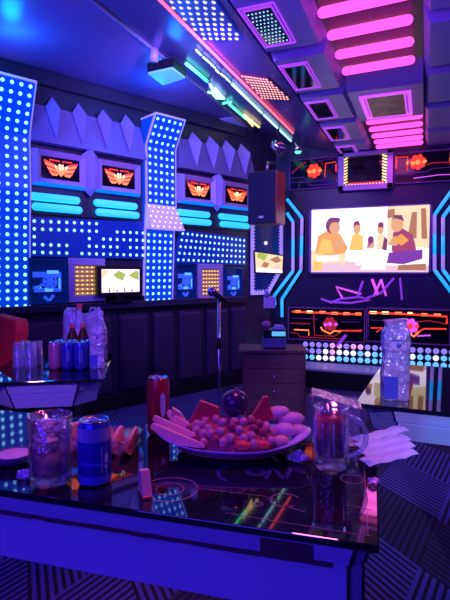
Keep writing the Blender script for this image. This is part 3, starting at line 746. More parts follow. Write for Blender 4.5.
# circuit panels
def circuit(label, x0, x1, z0, z1, ball, lines, dashes):
    t = T('circuit_light_panel', label, 'wall decoration', ((x0 + x1) / 2, 0, z0), FB)
    w, h = x1 - x0, z1 - z0
    def q(u, v, y=-.034): return V((x0 + u * w, y, z0 + v * h))
    m = MB(); m.box((x0, -.03, z0), (x1, 0, z1)); t.part('board', m, 'black_gloss')
    m = MB()
    for k, e in enumerate(((0, 0, 1, 0), (1, 0, 1, 1), (1, 1, 0, 1), (0, 1, 0, 0))): m.tube([q(e[0], e[1], -.03), q(e[2], e[3], -.03)], .006, 6)
    t.part('border', m, 'purple_dim')
    for mk, pts, r in lines:
        m = MB(); m.tube([q(u, v) for u, v in pts], r * .75, 6); t.part('light_trace', m, mk)
    for u, v, dw, mk in dashes:
        m = MB(); m.box(q(u - dw / 2, v - .035, -.04), q(u + dw / 2, v + .045, -.03)); t.part('light_dash', m, mk)
    bu, bv, br, mk1, mk2 = ball
    m = MB(); cb = q(bu, bv)
    for k in range(7):
        g = k * 2 * pi / 7 + .3; m.ball(cb + V((br * .62 * cos(g), 0, br * .62 * sin(g))), (br * .33, .012, br * .33), 8, 0)
    m.ball(cb, (br * .3, .014, br * .3), 8, 1)
    m.ball(cb + V((-br * .55, -.006, -.1 * br)), (br * .28, .012, br * .25), 8, 1); m.ball(cb + V((br * .75, -.006, 0)), (br * .26, .012, br * .22), 8, 1)
    t.part('ball_emblem', m, [mk1, mk2])
PL, RG, OG, RD, KL = 'purple_dim', 'red_glow', 'orange_glow', 'red_dim', 'pink_line'
circuit('circuit panel with red ball emblem, above the left end of the TV', -1.255, -.79, 1.855, 2.14, (.52, .58, .075, 'red_glow', 'orange_glow'),
        [(RG, [(.74, .35), (.76, .80), (.97, .82)], .006), (RG, [(.97, .5), (.97, .75)], .009), (PL, [(.06, .38), (.30, .40), (.40, .22), (.72, .25), (.8, .4)], .005), (PL, [(.05, .25), (.35, .22), (.45, .1), (.95, .1)], .005), (RD, [(.05, .55), (.2, .75), (.35, .9)], .006), (PL, [(.6, .9), (.95, .93)], .004)], [])
circuit('circuit panel with red ball emblem, above the right end of the TV', -.275, .26, 1.85, 2.12, (.36, .66, .075, 'red_glow', 'orange_glow'),
        [(RG, [(.02, .5), (.02, .9)], .01), (RG, [(.05, .86), (.2, .86), (.2, .4)], .006), (OG, [(.195, .6), (.20, .72)], .011), (RD, [(.5, .55), (.6, .6), (.86, .58)], .006), (PL, [(.2, .35), (.5, .32), (.58, .42), (.9, .42)], .005), (RG, [(.86, .5), (.86, .9)], .007), (OG, [(.86, .62), (.86, .72)], .012), (KL, [(.3, .14), (.7, .20), (.95, .18)], .005)], [])
dl = [(.13, .87, .075, OG), (.29, .87, .075, 'neon_warm'), (.46, .87, .075, OG), (.62, .85, .085, OG), (.77, .85, .08, OG), (.92, .85, .075, OG)]
circuit('circuit panel with orange dashes below the left half of the TV', -1.255, -.52, .385, .70, (.56, .52, .075, 'red_dim', 'pink_line'),
        [(RG, [(.05, .865), (.96, .84)], .011), (PL, [(.05, .66), (.40, .66)], .005), (RD, [(.03, .5), (.30, .5)], .006), (OG, [(.08, .30), (.28, .30), (.28, .14)], .008), (RD, [(.34, .84), (.36, .15), (.62, .15), (.72, .32), (.96, .33)], .006), (OG, [(.44, .42), (.46, .33), (.56, .22), (.62, .32), (.70, .30)], .010), (RD, [(.03, .2), (.12, .2), (.16, .08), (.7, .08)], .005), (PL, [(.7, .6), (.95, .62)], .005), (RG, [(.66, .33), (.97, .36)], .007)], dl)
dl = [(.08, .86, .085, 'neon_warm'), (.23, .86, .085, 'neon_warm'), (.39, .86, .085, OG), (.53, .86, .06, 'neon_warm'), (.70, .84, .07, OG), (.85, .84, .08, OG)]
circuit('circuit panel with orange dashes below the right half of the TV', -.50, .215, .40, .715, (.53, .50, .08, 'pink_line', 'red_glow'),
        [(RG, [(.02, .86), (.58, .84), (.96, .81), (.96, .6)], .012), (PL, [(.05, .64), (.4, .62)], .005), (RG, [(.05, .40), (.20, .42), (.12, .28)], .008), (OG, [(.44, .38), (.52, .30), (.58, .2), (.64, .34)], .011), (RG, [(.6, .3), (.70, .44), (.96, .46)], .009), (KL, [(.62, .22), (.78, .26)], .009), (RD, [(.6, .62), (.75, .68), (.95, .6)], .006), (PL, [(.03, .98), (.96, .98)], .005), (PL, [(.02, .12), (.02, .9)], .004)], dl)
# infinity mirror over the TV
xa, xb, za, zb = -.775, -.29, 1.805, 2.15
t = T('infinity_mirror', 'lavender framed infinity mirror with yellow light teeth above the TV centre', 'mirror', ((xa + xb) / 2, 0, za), FB)
m = MB(); g = .05
for q in ((xa, za, xb, za + g), (xa, zb - .03, xb, zb), (xa, za, xa + g, zb), (xb - g, za, xb, zb)): m.box((q[0], -.09, q[1]), (q[2], 0, q[3]))
t.part('frame', m, 'lavender', bevel=.003)
m = MB(); m.box((xa + g, -.03, za + g), (xb - g, -.01, zb - .03)); t.part('mirror', m, 'black_gloss')
m = MB()
for k in range(9):
    z = za + g + .02 + k * (zb - za - g - .05) / 9
    m.tube([(xa + g + .004, -.075, z), (xa + g + .028, -.05, z + .018)], .0055, 6); m.tube([(xb - g - .004, -.075, z), (xb - g - .042, -.05, z + .02)], .0065, 6)
for k in range(14):
    x = xa + g + .02 + k * (xb - xa - 2 * g - .03) / 13; m.ball((x, -.07, za + g + .006), .006, 6)
t.part('light_teeth', m, 'neon_warm')
m = MB(); m.box((xa + g + .03, -.04, za + g + .004), (xb - g - .03, -.03, za + g + .03)); t.part('light_glow_bar', m, 'red_dim')

# pink and violet wall reflections below the TV, built as glowing tubes
P = lambda *q: [B(x, y, .06) for x, y in q]
t = T('reflection_streaks', 'glowing tubes in place of pink and violet wall reflections under the TV', 'neon sign', B(345, 300, .06), FB)
for pts, mk, r in (([(343, 299), (336, 287), (361, 294)], 'pink_line', .010), ([(357, 298), (363, 281)], 'purple_line', .012), ([(372, 279), (378, 295)], 'pink_line', .014), ([(381, 279), (386, 296)], 'pink_line', .010), ([(367, 298), (381, 293), (394, 278)], 'purple_line', .011), ([(374, 296), (381, 280)], 'pink_line', .010),
                   ([(321, 299), (330, 302), (350, 303), (370, 300), (360, 297), (340, 299), (330, 303)], 'purple_line', .010), ([(400, 278), (402, 300)], 'purple_line', .010), ([(346, 335), (337, 346)], 'purple_line', .014)):
    m = MB(); m.tube(P(*pts), r, 6); t.part('streak_tube', m, mk)
m = MB(); m.tube([V((-.85, -.03, .60)), V((-.15, -.03, .60))], .004, 6)
for x in (-.8, -.55, -.2): m.tube([V((x, -.0, .60)), V((x, -.06, .60))], .005, 6)
t.part('mounting_wire', m, 'black')

# stage with LED disc board
t = T('stage_platform', 'low dark stage platform with glowing violet top below the TV', 'stage', (-.45, -.25, 0), FB)
m = MB(); m.box((-1.09, -.40, 0), (1.2, -.0, .155)); t.part('platform', m, 'black')
m = MB(); m.box((-1.10, -.41, .155), (1.21, -.0, .175)); t.part('stage_top', m, 'lavender', bevel=.004)
m = MB(); m.box((-1.09, -.395, .18), (1.2, -.385, .182)); 
for i in range(6):
    m = MB(); m.ball((-1.10, -.402, .02 + .024 * i), .008, 8); t.part('edge_led', m, 'led_orange')
t = T('led_disc_board', 'board of round violet and cyan lamps along the foot of the TV wall', 'LED panel', (-.45, 0, .18), FB)
m = MB(); m.box((-1.11, -.06, .176), (.30, 0, .375)); t.part('board', m, 'black')
pal = ['neon_violet', 'neon_violet', 'neon_violet', 'led_white', 'led_pinkd', 'neon_violet', 'led_white']
dm('led_pinkd', base=(.9, .6, .8), emit=(.75, .35, .75), es=1.0, sample=True)
dm('led_cyand', base=(.4, .8, 1), emit=(.12, .55, 1.0), es=1.0, sample=True)
dm('led_viod', base=(.5, .4, .9), emit=(.24, .20, .70), es=1.0, sample=True)
cols = 21
disc = {}
for j in range(3):
    for i in range(cols):
        x = -1.075 + i * .0655; z = .345 - j * .0625
        if j == 0: k = 'led_viod' if i not in (4, 5, 7, 8) else 'led_pinkd'
        elif j == 1: k = ('led_viod', 'led_viod', 'led_viod', 'led_white', 'led_pinkd', 'led_white', 'led_white', 'led_white')[i] if i < 8 else ('led_cyand' if i % 3 else 'led_white')
        else: k = ('led_cyand', 'led_cyand', 'led_white', 'led_white', 'led_white')[i] if i < 5 else 'led_cyand'
        m = MB(); m.dot((x, -.06, z), .026, (0, -1, 0), (1, 0, 0), 12); t.part('round_lamp', m, k)

# ================================================================== FURNITURE
# wooden cabinet + things on it
a, b = Z(240, 420, 0), Z(306, 418, 0)
FCB = frame((-1.0, 3.42, 0), math.radians(19))
t = T('wooden_cabinet', 'dark reddish wooden cabinet against the corner with a row of knobs', 'cabinet', (0, 0, 0), FCB)
m = MB(); m.box((-.215, 0, .03), (.235, .27, .472)); m.box((-.20, .01, 0), (.22, .26, .03)); t.part('body', m, 'wood')
m = MB(); m.box((-.245, -.025, .472), (.245, .285, .495)); t.part('top', m, 'wood', bevel=.005)
for k in range(4):
    z = .04 + k * .1075
    m = MB(); m.box((-.205, -.014, z), (.225, 0, z + .1055)); d = t.part('drawer', m, 'wood', bevel=.003)
    m = MB(); m.ball((.01, -.022, z + .05), .011, 10); t.part('knob', m, 'chrome', d)
ct = FCB @ V((0, 0, .495))
FD = frame((ct.x, ct.y, .495), math.radians(19))
t = T('karaoke_amplifier', 'dark karaoke amplifier with cyan display on the wooden cabinet', 'amplifier', (-.02, .12, 0), FD)
m = MB(); m.box((-.07, .04, .008), (.10, .22, .075)); t.part('lower_unit', m, 'lavender_dark', bevel=.004)
m = MB(); m.box((-.065, .045, .085), (.10, .22, .135)); t.part('upper_unit', m, 'black', bevel=.004)
m = MB(); m.box((-.005, .036, .094), (.092, .046, .126)); t.part('display', m, 'cyan_art')
m = MB()
for x in (-.05, .08):
    for y in (.06, .2): m.box((x - .012, y - .012, 0), (x + .012, y + .012, .008)); m.box((x - .012, y - .012, .075), (x + .012, y + .012, .085))
t.part('foot', m, 'black')
t = T('touch_screen_stand', 'lilac touch screen head on a thin post behind the amplifier', 'screen', (-.03, .24, 0), FD)
m = MB(); m.box((-.06, .225, .28), (.03, .25, .37)); t.part('screen', m, 'emblem', bevel=.006)
m = MB(); m.tube([(-.03, .24, 0), (-.03, .24, .28)], .008, 8); m.box((-.08, .228, 0), (.02, .262, .006)); t.part('post', m, 'black')
m = MB(); m.tube([(-.035, .236, .37), (-.04, .232, .42)], [.022, .012], 10); t.part('camera_head', m, 'lavender')
m = MB(); m.ball((-.045, .09, .168), (.034, .03, .032), 14)
single('pink_sponge_ball', 'small pink ball resting on the left of the amplifier', 'ball', m, 'can_pink', (-.045, .09, .136), FD)
m = MB(); m.hexa([(.0, .06, .1355), (.095, .06, .1355), (.095, .16, .1355), (.0, .16, .1355), (.02, .08, .17), (.08, .08, .165), (.08, .14, .165), (.02, .14, .17)])
single('lilac_cloth', 'folded lilac cloth on top of the amplifier', 'cloth', m, 'lavender', (.05, .11, .1355), FD, bevel=.008)

# microphone stand
p = Z(219, 466, 0)
t = T('microphone_stand', 'slim chrome microphone stand in front of the padded left wall', 'microphone stand', (p.x, p.y, 0))
m = MB(); m.lathe([(0, .0), (.13, .0), (.13, .012), (.03, .028), (0, .028)], (p.x, p.y, 0), 24); t.part('base', m, 'black')
zt = At(219, 296, (p - CAM).dot(FWD)).z
m = MB(); m.tube([(p.x, p.y, .02), (p.x, p.y, zt)], .0085, 10); t.part('pole', m, 'chrome')
m = MB(); m.tube([(p.x, p.y, zt - .28), (p.x, p.y, zt - .22)], .013, 10); t.part('clutch', m, 'black')
m = MB(); d = RT * -.028 + V((0, 0, .02)); q0 = V((p.x, p.y, zt))
m.tube([q0 + d * -1.3, q0 + d * .9], [.012, .016], 10, 1); m.ball(q0 + d * 1.3, .026, 14, 0); t.part('microphone', m, ['chrome', 'black'])

# red chair
p = Z(-8, 430, 0); FCH = frame((-2.18, 2.02, -.0), math.radians(150))
t = T('red_chair', 'red upholstered chair at the left edge behind the far left table', 'chair', (0, 0, 0), FCH)
m = MB()
pr = [(-.25, .42), (.25, .42), (.25, .74), (.235, .785), (.20, .805), (-.20, .805), (-.235, .785), (-.25, .74)]
m.prism([V((x, -.03 - .12 * (z - .42), z)) for x, z in pr], (0, -.07, 0)); t.part('backrest', m, 'red_fabric', bevel=.015)
m = MB(); m.box((-.25, -.03, .38), (.25, .42, .46)); t.part('seat', m, 'red_fabric', bevel=.02)
for sx in (-.22, .22):
    for y in (-.03, .38):
        m = MB(); m.tube([(sx, y, 0), (sx * .95, y, .39)], [.014, .018], 8); t.part('leg', m, 'black')

# tables ------------------------------------------------------------
def table(fr, w, d, label, c, peds, brown=False, prints=None):
    # local: x to the right (0 = right end, -w = left end), y away from camera, front edge y=0
    t = T('coffee_table', label, 'table', (-w / 2, d / 2, 0), fr)
    zt = .64
    m = MB(); m.box((-w, 0, zt - .013), (0, d, zt)); g = t.part('glass_top', m, 'glass_top', bevel=.002)
    i = .012
    def ring(ins, z):
        x0, x1, y0, y1 = -w + i + ins, -i - ins, i + ins, d - i - ins
        return [V((x0 + c, y0, z)), V((x1 - c, y0, z)), V((x1, y0 + c, z)), V((x1, y1 - c, z)), V((x1 - c, y1, z)), V((x0 + c, y1, z)), V((x0, y1 - c, z)), V((x0, y0 + c, z))]
    zb_ = .530 if not brown else .497
    zs = [(0, .626), (.008, .590), (.015, .588), (.011, .584), (.026 if not brown else .010, zb_), (.05, zb_ - .008)]
    R_ = [ring(*q) for q in zs]
    m = MB(); vs = [p for r in R_ for p in r]; fs = []
    for k in range(len(R_) - 1):
        for q in range(8):
            n = (q + 1) % 8; fs.append((k * 8 + n, k * 8 + q, (k + 1) * 8 + q, (k + 1) * 8 + n))
    fs.append(tuple(range(8))); fs.append(tuple(range(len(vs) - 1, len(vs) - 9, -1)))
    m.add(vs, fs); t.part('base_box', m, 'table_white')
    # black corner beads
    for q in (0, 1, 2, 7):
        m = MB(); m.tube([R_[0][q] - V((0, 0, .001)), R_[1][q], R_[2][q], R_[3][q], R_[4][q]], .003, 6); t.part('corner_bead', m, 'black')
    for x0, x1, y0, y1 in peds:
        m = MB(); m.box((x0, y0, 0), (x1, y1, zb_ - .006)); t.part('pedestal', m, 'black')
    if brown:
        m = MB(); q = random.Random(2); k = 40
        for j in range(k):
            xa, xb = -w + .06 + (w - .13) * j / k, -w + .06 + (w - .13) * (j + 1) / k
            ha, hb = (.0010 + .0022 * q.random() for _ in '12'); m.box((xa, .0185, .585 - ha), (xb, .04, .588 + hb))
        t.part('seam_crack', m, 'table_brown')
        m = MB(); m.hexa([(-.185, .0155, .590), (-.10, .0155, .590), (-.10, .03, .590), (-.185, .03, .590), (-.185, .0115, .618), (-.10, .0115, .618), (-.10, .03, .618), (-.185, .03, .618)]); t.part('worn_patch', m, 'table_brown')
    if prints:
        for pts, r, mk, nm in prints:
            m = MB()
            for a, b in zip(pts[:-1], pts[1:]):
                a = V((*a, zt + .0003)); b = V((*b, zt + .0003)); dd = (b - a).normalized(); nn_ = V((-dd.y, dd.x, 0)) * r
                m.add([a - nn_, b - nn_, b + nn_, a + nn_], [(0, 1, 2, 3)])
            t.part(nm, m, mk, g)
    return t
a, b = Z(379, 546, .64), Z(0, 490, .64)
RZ = math.atan2(a.y - b.y, a.x - b.x)
FT = frame((a.x, a.y, 0), RZ); FTi = FT.inverted()
def tl(px, py): p = FTi @ Z(px, py, .64); return (p.x, p.y)
def circ(px, py, r, n=28, a0=0, a1=2 * pi): c = tl(px, py); return [(c[0] + r * cos(a0 + (a1 - a0) * k / n), c[1] + r * sin(a0 + (a1 - a0) * k / n)) for k in range(n + 1)]
DT = .455
prints = [([tl(372, 536), tl(368, 536), (-.03, DT - .04), (-1.0, DT - .04)], .0012, 'print', 'border_line'), ([tl(368, 536), tl(225, 513)], .0012, 'print', 'border_line'),
          (circ(170, 489, .052), .0022, 'print', 'ring_mark'), (circ(170, 489, .026), .0018, 'print', 'ring_mark'), ([tl(195, 488), tl(262, 496), tl(275, 500)], .0014, 'print', 'trace_line'),
          (circ(285, 500, .026, 20, .6, 5.6), .0024, 'print', 'ring_mark'), (circ(258, 504, .007), .004, 'print', 'ring_mark'), ([tl(284, 506), tl(305, 512)], .002, 'print', 'trace_line'),
          (circ(256, 472, .016), .006, 'print_blue', 'letter_mark'), ([tl(266, 479), tl(272, 467), tl(285, 480), tl(291, 468)], .0045, 'print_blue', 'letter_mark'), ([tl(226, 481), tl(219, 477), tl(218, 471), tl(226, 466)], .004, 'print_blue', 'letter_mark'),
          (circ(352, 479, .022), .0016, 'print', 'ring_mark'), ([tl(345, 505), tl(372, 510)], .0014, 'print', 'trace_line')]
table(FT, 1.30, DT, 'front glass topped table carrying the fruit platter and drinks', .022, [(-.22, -.09, .12, .36), (-1.28, -1.16, .12, .36)], True, prints)
a, b = Z(104, 379, .64), Z(16, 382, .64)
RZ2 = math.atan2(a.y - b.y, a.x - b.x)
FT2 = frame((a.x, a.y, 0), RZ2)
table(FT2, .46, .63, 'glass topped table at the left carrying a six-pack and bottles', .085, [(-.34, -.14, .22, .48)])
FT3 = frame(Z(355, 403, .64) * 1, math.radians(-2)); FT3.translation.z = 0
FT3 = FT3 @ Matrix.Translation((1.25, 0, 0))
table(FT3, 1.25, .76, 'glass topped table at the right with the plastic wrapped pack', .10, [(-.95, -.35, .3, .6)])

# ================================================================== THINGS ON TABLES
ZT = .6403
def can(p, r, h, body, label, group=None, emblem=None, face=None, name='drink_can', z=ZT, pull=True):
    t = T(name, label, 'can', (p.x, p.y, z), group=group)
    c = (p.x, p.y, z)
    m = MB(); m.lathe([(0, .004), (r * .72, .0), (r * .8, .002), (r, .012), (r, h - .016), (r * .86, h - .004)], c, 28); t.part('body', m, body)
    m = MB(); m.lathe([(r * .86, h - .004), (r * .89, h - .001), (r * .86, h), (r * .80, h - .004), (0, h - .004)], c, 28); l = t.part('lid', m, 'can_metal')
    if pull:
        m = MB(); m.tube([V(c) + V((.35 * r * cos(k), .25 * r * sin(k), h - .001)) for k in [i * pi / 5 for i in range(10)]], .0015, 6, 0, closed=True); t.part('pull_tab', m, 'can_metal', l)
    if emblem:
        f = (CAM - V(c)); f.z = 0; f.normalize(); ang = math.atan2(f.y, f.x)
        def q(u, v): return V(c) + V((r * 1.006 * cos(ang + u), r * 1.006 * sin(ang + u), h * v))
        for pts, w, mk in emblem:
            m = MB()
            for (a, b) in zip(pts[:-1], pts[1:]):
                n = max(1, int(abs(a[0] - b[0]) / .12))
                for s in range(n):
                    u0, v0 = a[0] + (b[0] - a[0]) * s / n, a[1] + (b[1] - a[1]) * s / n; u1, v1 = a[0] + (b[0] - a[0]) * (s + 1) / n, a[1] + (b[1] - a[1]) * (s + 1) / n
                    dx, dy = (u1 - u0) * r, (v1 - v0) * h; ln = math.hypot(dx, dy) or 1; ox, oy = -dy / ln * w, dx / ln * w
                    m.add([q(u0 - ox / r, v0 - oy / h), q(u1 - ox / r, v1 - oy / h), q(u1 + ox / r, v1 + oy / h), q(u0 + ox / r, v0 + oy / h)], [(0, 1, 2, 3)])
            t.part('printed_mark', m, mk)
    return t
EL = lambda u, v, a, b, n=14: [(u + a * cos(2 * pi * k / n), v + b * sin(2 * pi * k / n)) for k in range(n + 1)]
p = Z(95, 481, .64)
can(p, .0325, .124, 'can_blue', 'blue drink can at the front left beside the ice tumbler', emblem=[([(-1.4, .80), (1.4, .80)], .013, 'can_lilac'), ([(.55, .62), (.60, .2)], .006, 'can_lilac'), ([(-.9, .36), (1.2, .34)], .003, 'label_blue'), ([(.75, .5), (.7, .28)], .004, 'emblem'), ([(-1.2, .10), (1.2, .10)], .008, 'label_blue')])
p = Z(158.5, 434, .64)
can(p, .0285, .147, 'can_red', 'tall slim red can standing behind the left end of the platter', emblem=[(EL(.42, .55, .17, .20), .002, 'emblem'), ([(.3, .72), (.42, .52), (.38, .36)], .0035, 'emblem'), ([(.55, .70), (.45, .52)], .003, 'emblem'), ([(.9, .92), (.9, .1)], .006, 'can_blue'), ([(.35, .25), (.35, .1)], .004, 'can_blue')])
# tumbler with ice
p = Z(51, 481, .64)
t = T('ice_tumbler', 'heavy glass tumbler full of ice at the front left', 'glass', (p.x, p.y, ZT))
m = MB(); m.lathe([(0, 0), (.036, 0), (.040, .006), (.0425, .132), (.0405, .133), (.037, .018), (0, .016)], (p.x, p.y, ZT), 32); t.part('glass', m, 'tumbler_glass')
m = MB(); m.lathe([(0, .0175), (.0355, .019), (.0375, .065), (0, .065)], (p.x, p.y, ZT), 24); t.part('drink', m, 'amber_drink')
k = 0
for (dx, dy, dz, s) in ((-.014, -.012, .082, .013), (.013, -.014, .085, .012), (.0, .012, .083, .014), (-.016, .006, .106, .012), (.014, .008, .108, .013), (.0, -.012, .110, .012)):
    X = Matrix.Rotation(k * .8 + .3, 4, 'Z') @ Matrix.Rotation(.5 * k, 4, 'X'); k += 1
    m = MB(); m.box((-s, -s, -s), (s, s, s), 0, Matrix.Translation((p.x + dx, p.y + dy, ZT + dz)) @ X); t.part('ice_cube', m, 'ice', bevel=.003)
# saucer with dip
p = Z(14, 463, .64)
t = T('dip_bowl', 'small dark bowl of pink dip at the far left of the front table', 'bowl', (p.x, p.y, ZT))
m = MB(); m.lathe([(0, .002), (.022, 0), (.026, .002), (.041, .022), (.039, .023), (.024, .007), (0, .006)], (p.x, p.y, ZT), 28); t.part('bowl', m, 'saucer')
m = MB(); m.lathe([(0, .0215), (.030, .021), (.0375, .0205), (.030, .012), (0, .008)], (p.x, p.y, ZT), 28); t.part('dip', m, 'pink_dip')
# tray of peach slices behind the can
p = Z(101, 448, .64)
t = T('clear_fruit_tray', 'clear plastic tray of pink fruit slices behind the blue can', 'tray', (p.x, p.y, ZT))
FR = frame((p.x, p.y, ZT), RZ)
m = MB(); a = [(-.11, -.045), (.085, -.045), (.085, .05), (-.11, .05)]
o = [V((x * .85, y * .8, 0)) for x, y in a]; u = [V((x, y, .035)) for x, y in a]
vs = [FR @ q for q in o + u] + [FR @ (q * .96 + V((0, 0, .003))) for q in o + u]
m.add(vs, [(3, 2, 1, 0), (8, 9, 10, 11)] + [(i, (i + 1) % 4, (i + 1) % 4 + 4, i + 4) for i in range(4)] + [((i + 1) % 4 + 8, i + 8, i + 12, (i + 1) % 4 + 12) for i in range(4)] + [(i + 4, (i + 1) % 4 + 4, (i + 1) % 4 + 12, i + 12) for i in range(4)])
t.part('tray', m, 'clear_plastic')
def slice_mesh(fr, ln, wd, th, bend=.3, mi=0, ri=1):      # crescent wedge: flesh + rind strip
    m = MB(); n = 10; sec = []
    for k in range(n + 1):
        s = k / n * 2 - 1; ww = wd * max(.12, math.sqrt(max(0, 1 - s * s))); x = s * ln / 2; z0 = bend * ln * s * s * .5
        sec.append([V((x, -th * .5, z0)), V((x, th * .5, z0)), V((x, th * .12, z0 + ww)), V((x, -th * .12, z0 + ww))])
    vs = [fr @ p for r in sec for p in r]; fs = []; mm = []
    for k in range(n):
        for q in range(4): fs.append((k * 4 + q, k * 4 + (q + 1) % 4, (k + 1) * 4 + (q + 1) % 4, (k + 1) * 4 + q)); mm.append(ri if q == 0 else mi)
    m.add(vs, fs, 0, False); m.m[-len(fs):] = mm
    m.add([fr @ p for p in sec[0]], [(3, 2, 1, 0)], mi); m.add([fr @ p for p in sec[-1]], [(0, 1, 2, 3)], mi)
    return m
for k, (x, y, rz, lb) in enumerate(((-.085, .0, .3, 'pink fruit slice at the left end of the clear tray'), (-.045, .005, .5, 'pink fruit slice second from left in the clear tray'), (-.005, .0, .4, 'pink fruit slice mid tray behind the blue can'), (.032, .0, .6, 'pink fruit slice second from right in the clear tray'), (.068, .004, .62, 'pink fruit slice at the right end of the clear tray'))):
    fr = FR @ Matrix.Translation((x, y, .006)) @ Matrix.Rotation(rz + 1.2, 4, 'Z') @ Matrix.Rotation(.35, 4, 'X')
    ob = single('fruit_slice', lb, 'fruit', slice_mesh(fr, .095, .050, .03, .12), ['melon', 'rind'], fr.translation, group='pink slices in the tray'); 
# fallen watermelon wedge
p = Z(145, 494, .64)
fr = frame((p.x, p.y, ZT), RZ - .9)
m = MB(); 
m.prism([fr @ V(q) for q in ((-.020, -.009, 0), (.024, -.009, .0), (.004, -.009, .046), (-.012, -.009, .044))], fr.to_3x3() @ V((0, .018, 0)), 0)
m.box((-.021, -.0095, -.0), (.025, .0095, .005), 1, fr)
single('melon_wedge', 'pink melon wedge lying by itself on the glass in front of the platter', 'fruit', m, ['melon', 'watermelon'], (p.x, p.y, ZT), bevel=.002)

# ---------------- fruit platter
PC = Z(231, 452, .64)
FP = frame((PC.x, PC.y, ZT), RZ + .16)
t = T('fruit_platter', 'boat shaped lilac platter heaped with fruit in the middle of the front table', 'plate', (0, 0, 0), FP)
n = 40; prof = [(0, .004), (.45, .004), (.50, .0), (.55, .004), (.8, .022), (1.0, .034), (1.0, .037), (.78, .026), (.5, .009), (0, .009)]
m = MB(); vs = []
for (r, z) in prof:
    for k in range(n):
        g = 2 * pi * k / n; ex = .18; ey = .105
        lift = .022 * (abs(cos(g)) ** 3) * r ** 2
        vs.append(V((r * ex * cos(g), r * ey * sin(g), z + lift + .0002)))
fs = []
for i in range(len(prof) - 1):
    for k in range(n): fs.append((i * n + k, i * n + (k + 1) % n, (i + 1) * n + (k + 1) % n, (i + 1) * n + k))
m.add(vs, fs, 0, True); t.part('dish', m, 'plate')
m = MB(); N = 28
def heap(x, y): return .012 + .062 * max(0, 1 - (x / .125) ** 2 - (y / .078) ** 2) ** .6
vs = []; fs = []
for i in range(9):
    for k in range(N):
        g = 2 * pi * k / N; r = i / 8; vs.append(V((r * .125 * cos(g), r * .078 * sin(g) , heap(r * .125 * cos(g), r * .078 * sin(g)))))
for i in range(8):
    for k in range(N): fs.append((i * N + k, (i + 1) * N + k, (i + 1) * N + (k + 1) % N, i * N + (k + 1) % N))
m.add(vs, fs, 0, True)
ob = single('chopped_fruit', 'bed of chopped red fruit heaped under the grapes on the platter', 'fruit', m, 'bed', (0, 0, .012), FP); ob['kind'] = 'stuff'
# dark plum on top
zc0 = (PC - CAM).dot(FWD)
FPi = FP.inverted()
def onheap(px, py):       # where the pixel's ray meets the heap
    d = ray(px, py); best = None
    for s in range(260):
        q = FPi @ (CAM + d * (.85 + s * .0022))
        if (q.x / .13) ** 2 + (q.y / .083) ** 2 < 1 and q.z < heap(q.x, q.y): return q
    return None
m = MB(); pp = FPi @ At(235, 403, zc0 + .012); m.ball(pp, (.033, .033, .031), 22)
t = T('dark_plum', 'dark purple round plum crowning the fruit platter', 'fruit', pp - V((0, 0, .03)), FP)
t.part('flesh', m, 'plum'); m = MB(); m.tube([pp + V((0, 0, .028)), pp + V((.004, 0, .036))], .002, 6); t.part('stem', m, 'bed')
# grapes
done = []; g0 = None
tries = 0
while len(done) < 46 and tries < 4000:
    tries += 1
    px, py = rnd.uniform(182, 292), rnd.uniform(406, 446)
    if (px - 236) ** 2 + (py - 400) ** 2 < 16 ** 2: continue
    q = onheap(px, py)
    if q is None: continue
    q = q + V((0, 0, .004))
    if any((q - e).length < .0175 for e in done): continue
    done.append(q)
gm = [None, None]
for i, q in enumerate(done):
    k = 1 if i % 4 == 0 else 0
    lb = 'pink round grape in the pile on the fruit platter' if k == 0 else 'dark red round grape in the pile on the fruit platter'
    if gm[k] is None:
        m = MB(); r = .0102 if k == 0 else .0112; m.ball((0, 0, 0), r, 14)
        ob = build('grape', m, ['grape', 'grape_dark'][k]); gm[k] = ob
    else:
        ob = gm[k].copy(); C.objects.link(ob)
    ob.matrix_world = FP @ Matrix.Translation(q); tag(ob, lb, 'grape', ['pink grapes on the platter', 'dark grapes on the platter'][k])
# watermelon triangles
def tri(name, label, px, zc, th, mats, fr_rot=0.):
    P = [At(x, y, zc) for x, y in px]
    m = MB(); m.prism(P, FWD * th, 0); m.prism([P[0], P[1], P[1] + (P[2] - P[1]) * .06, P[0] + (P[2] - P[0]) * .06], FWD * th * 1.02, 1)
    b = sum(P, V()) / len(P); single(name, label, 'fruit', m, mats, (b.x, b.y, min(p.z for p in P)), bevel=.003)
tri('watermelon_triangle', 'red watermelon triangle standing left of the plum', [(188, 424), (221, 421), (219, 408), (200, 401)], zc0 + .005, .018, ['watermelon', 'rind'])
tri('watermelon_triangle', 'red watermelon triangle pointing up right of the plum', [(249, 421), (274, 420), (268, 397), (264, 397)], zc0 + .01, .018, ['watermelon', 'rind'])
tri('watermelon_triangle', 'small peach coloured fruit wedge at the upper left of the platter', [(170, 424), (187, 424), (180, 413), (172, 408)], zc0 + .02, .018, ['melon', 'rind'])
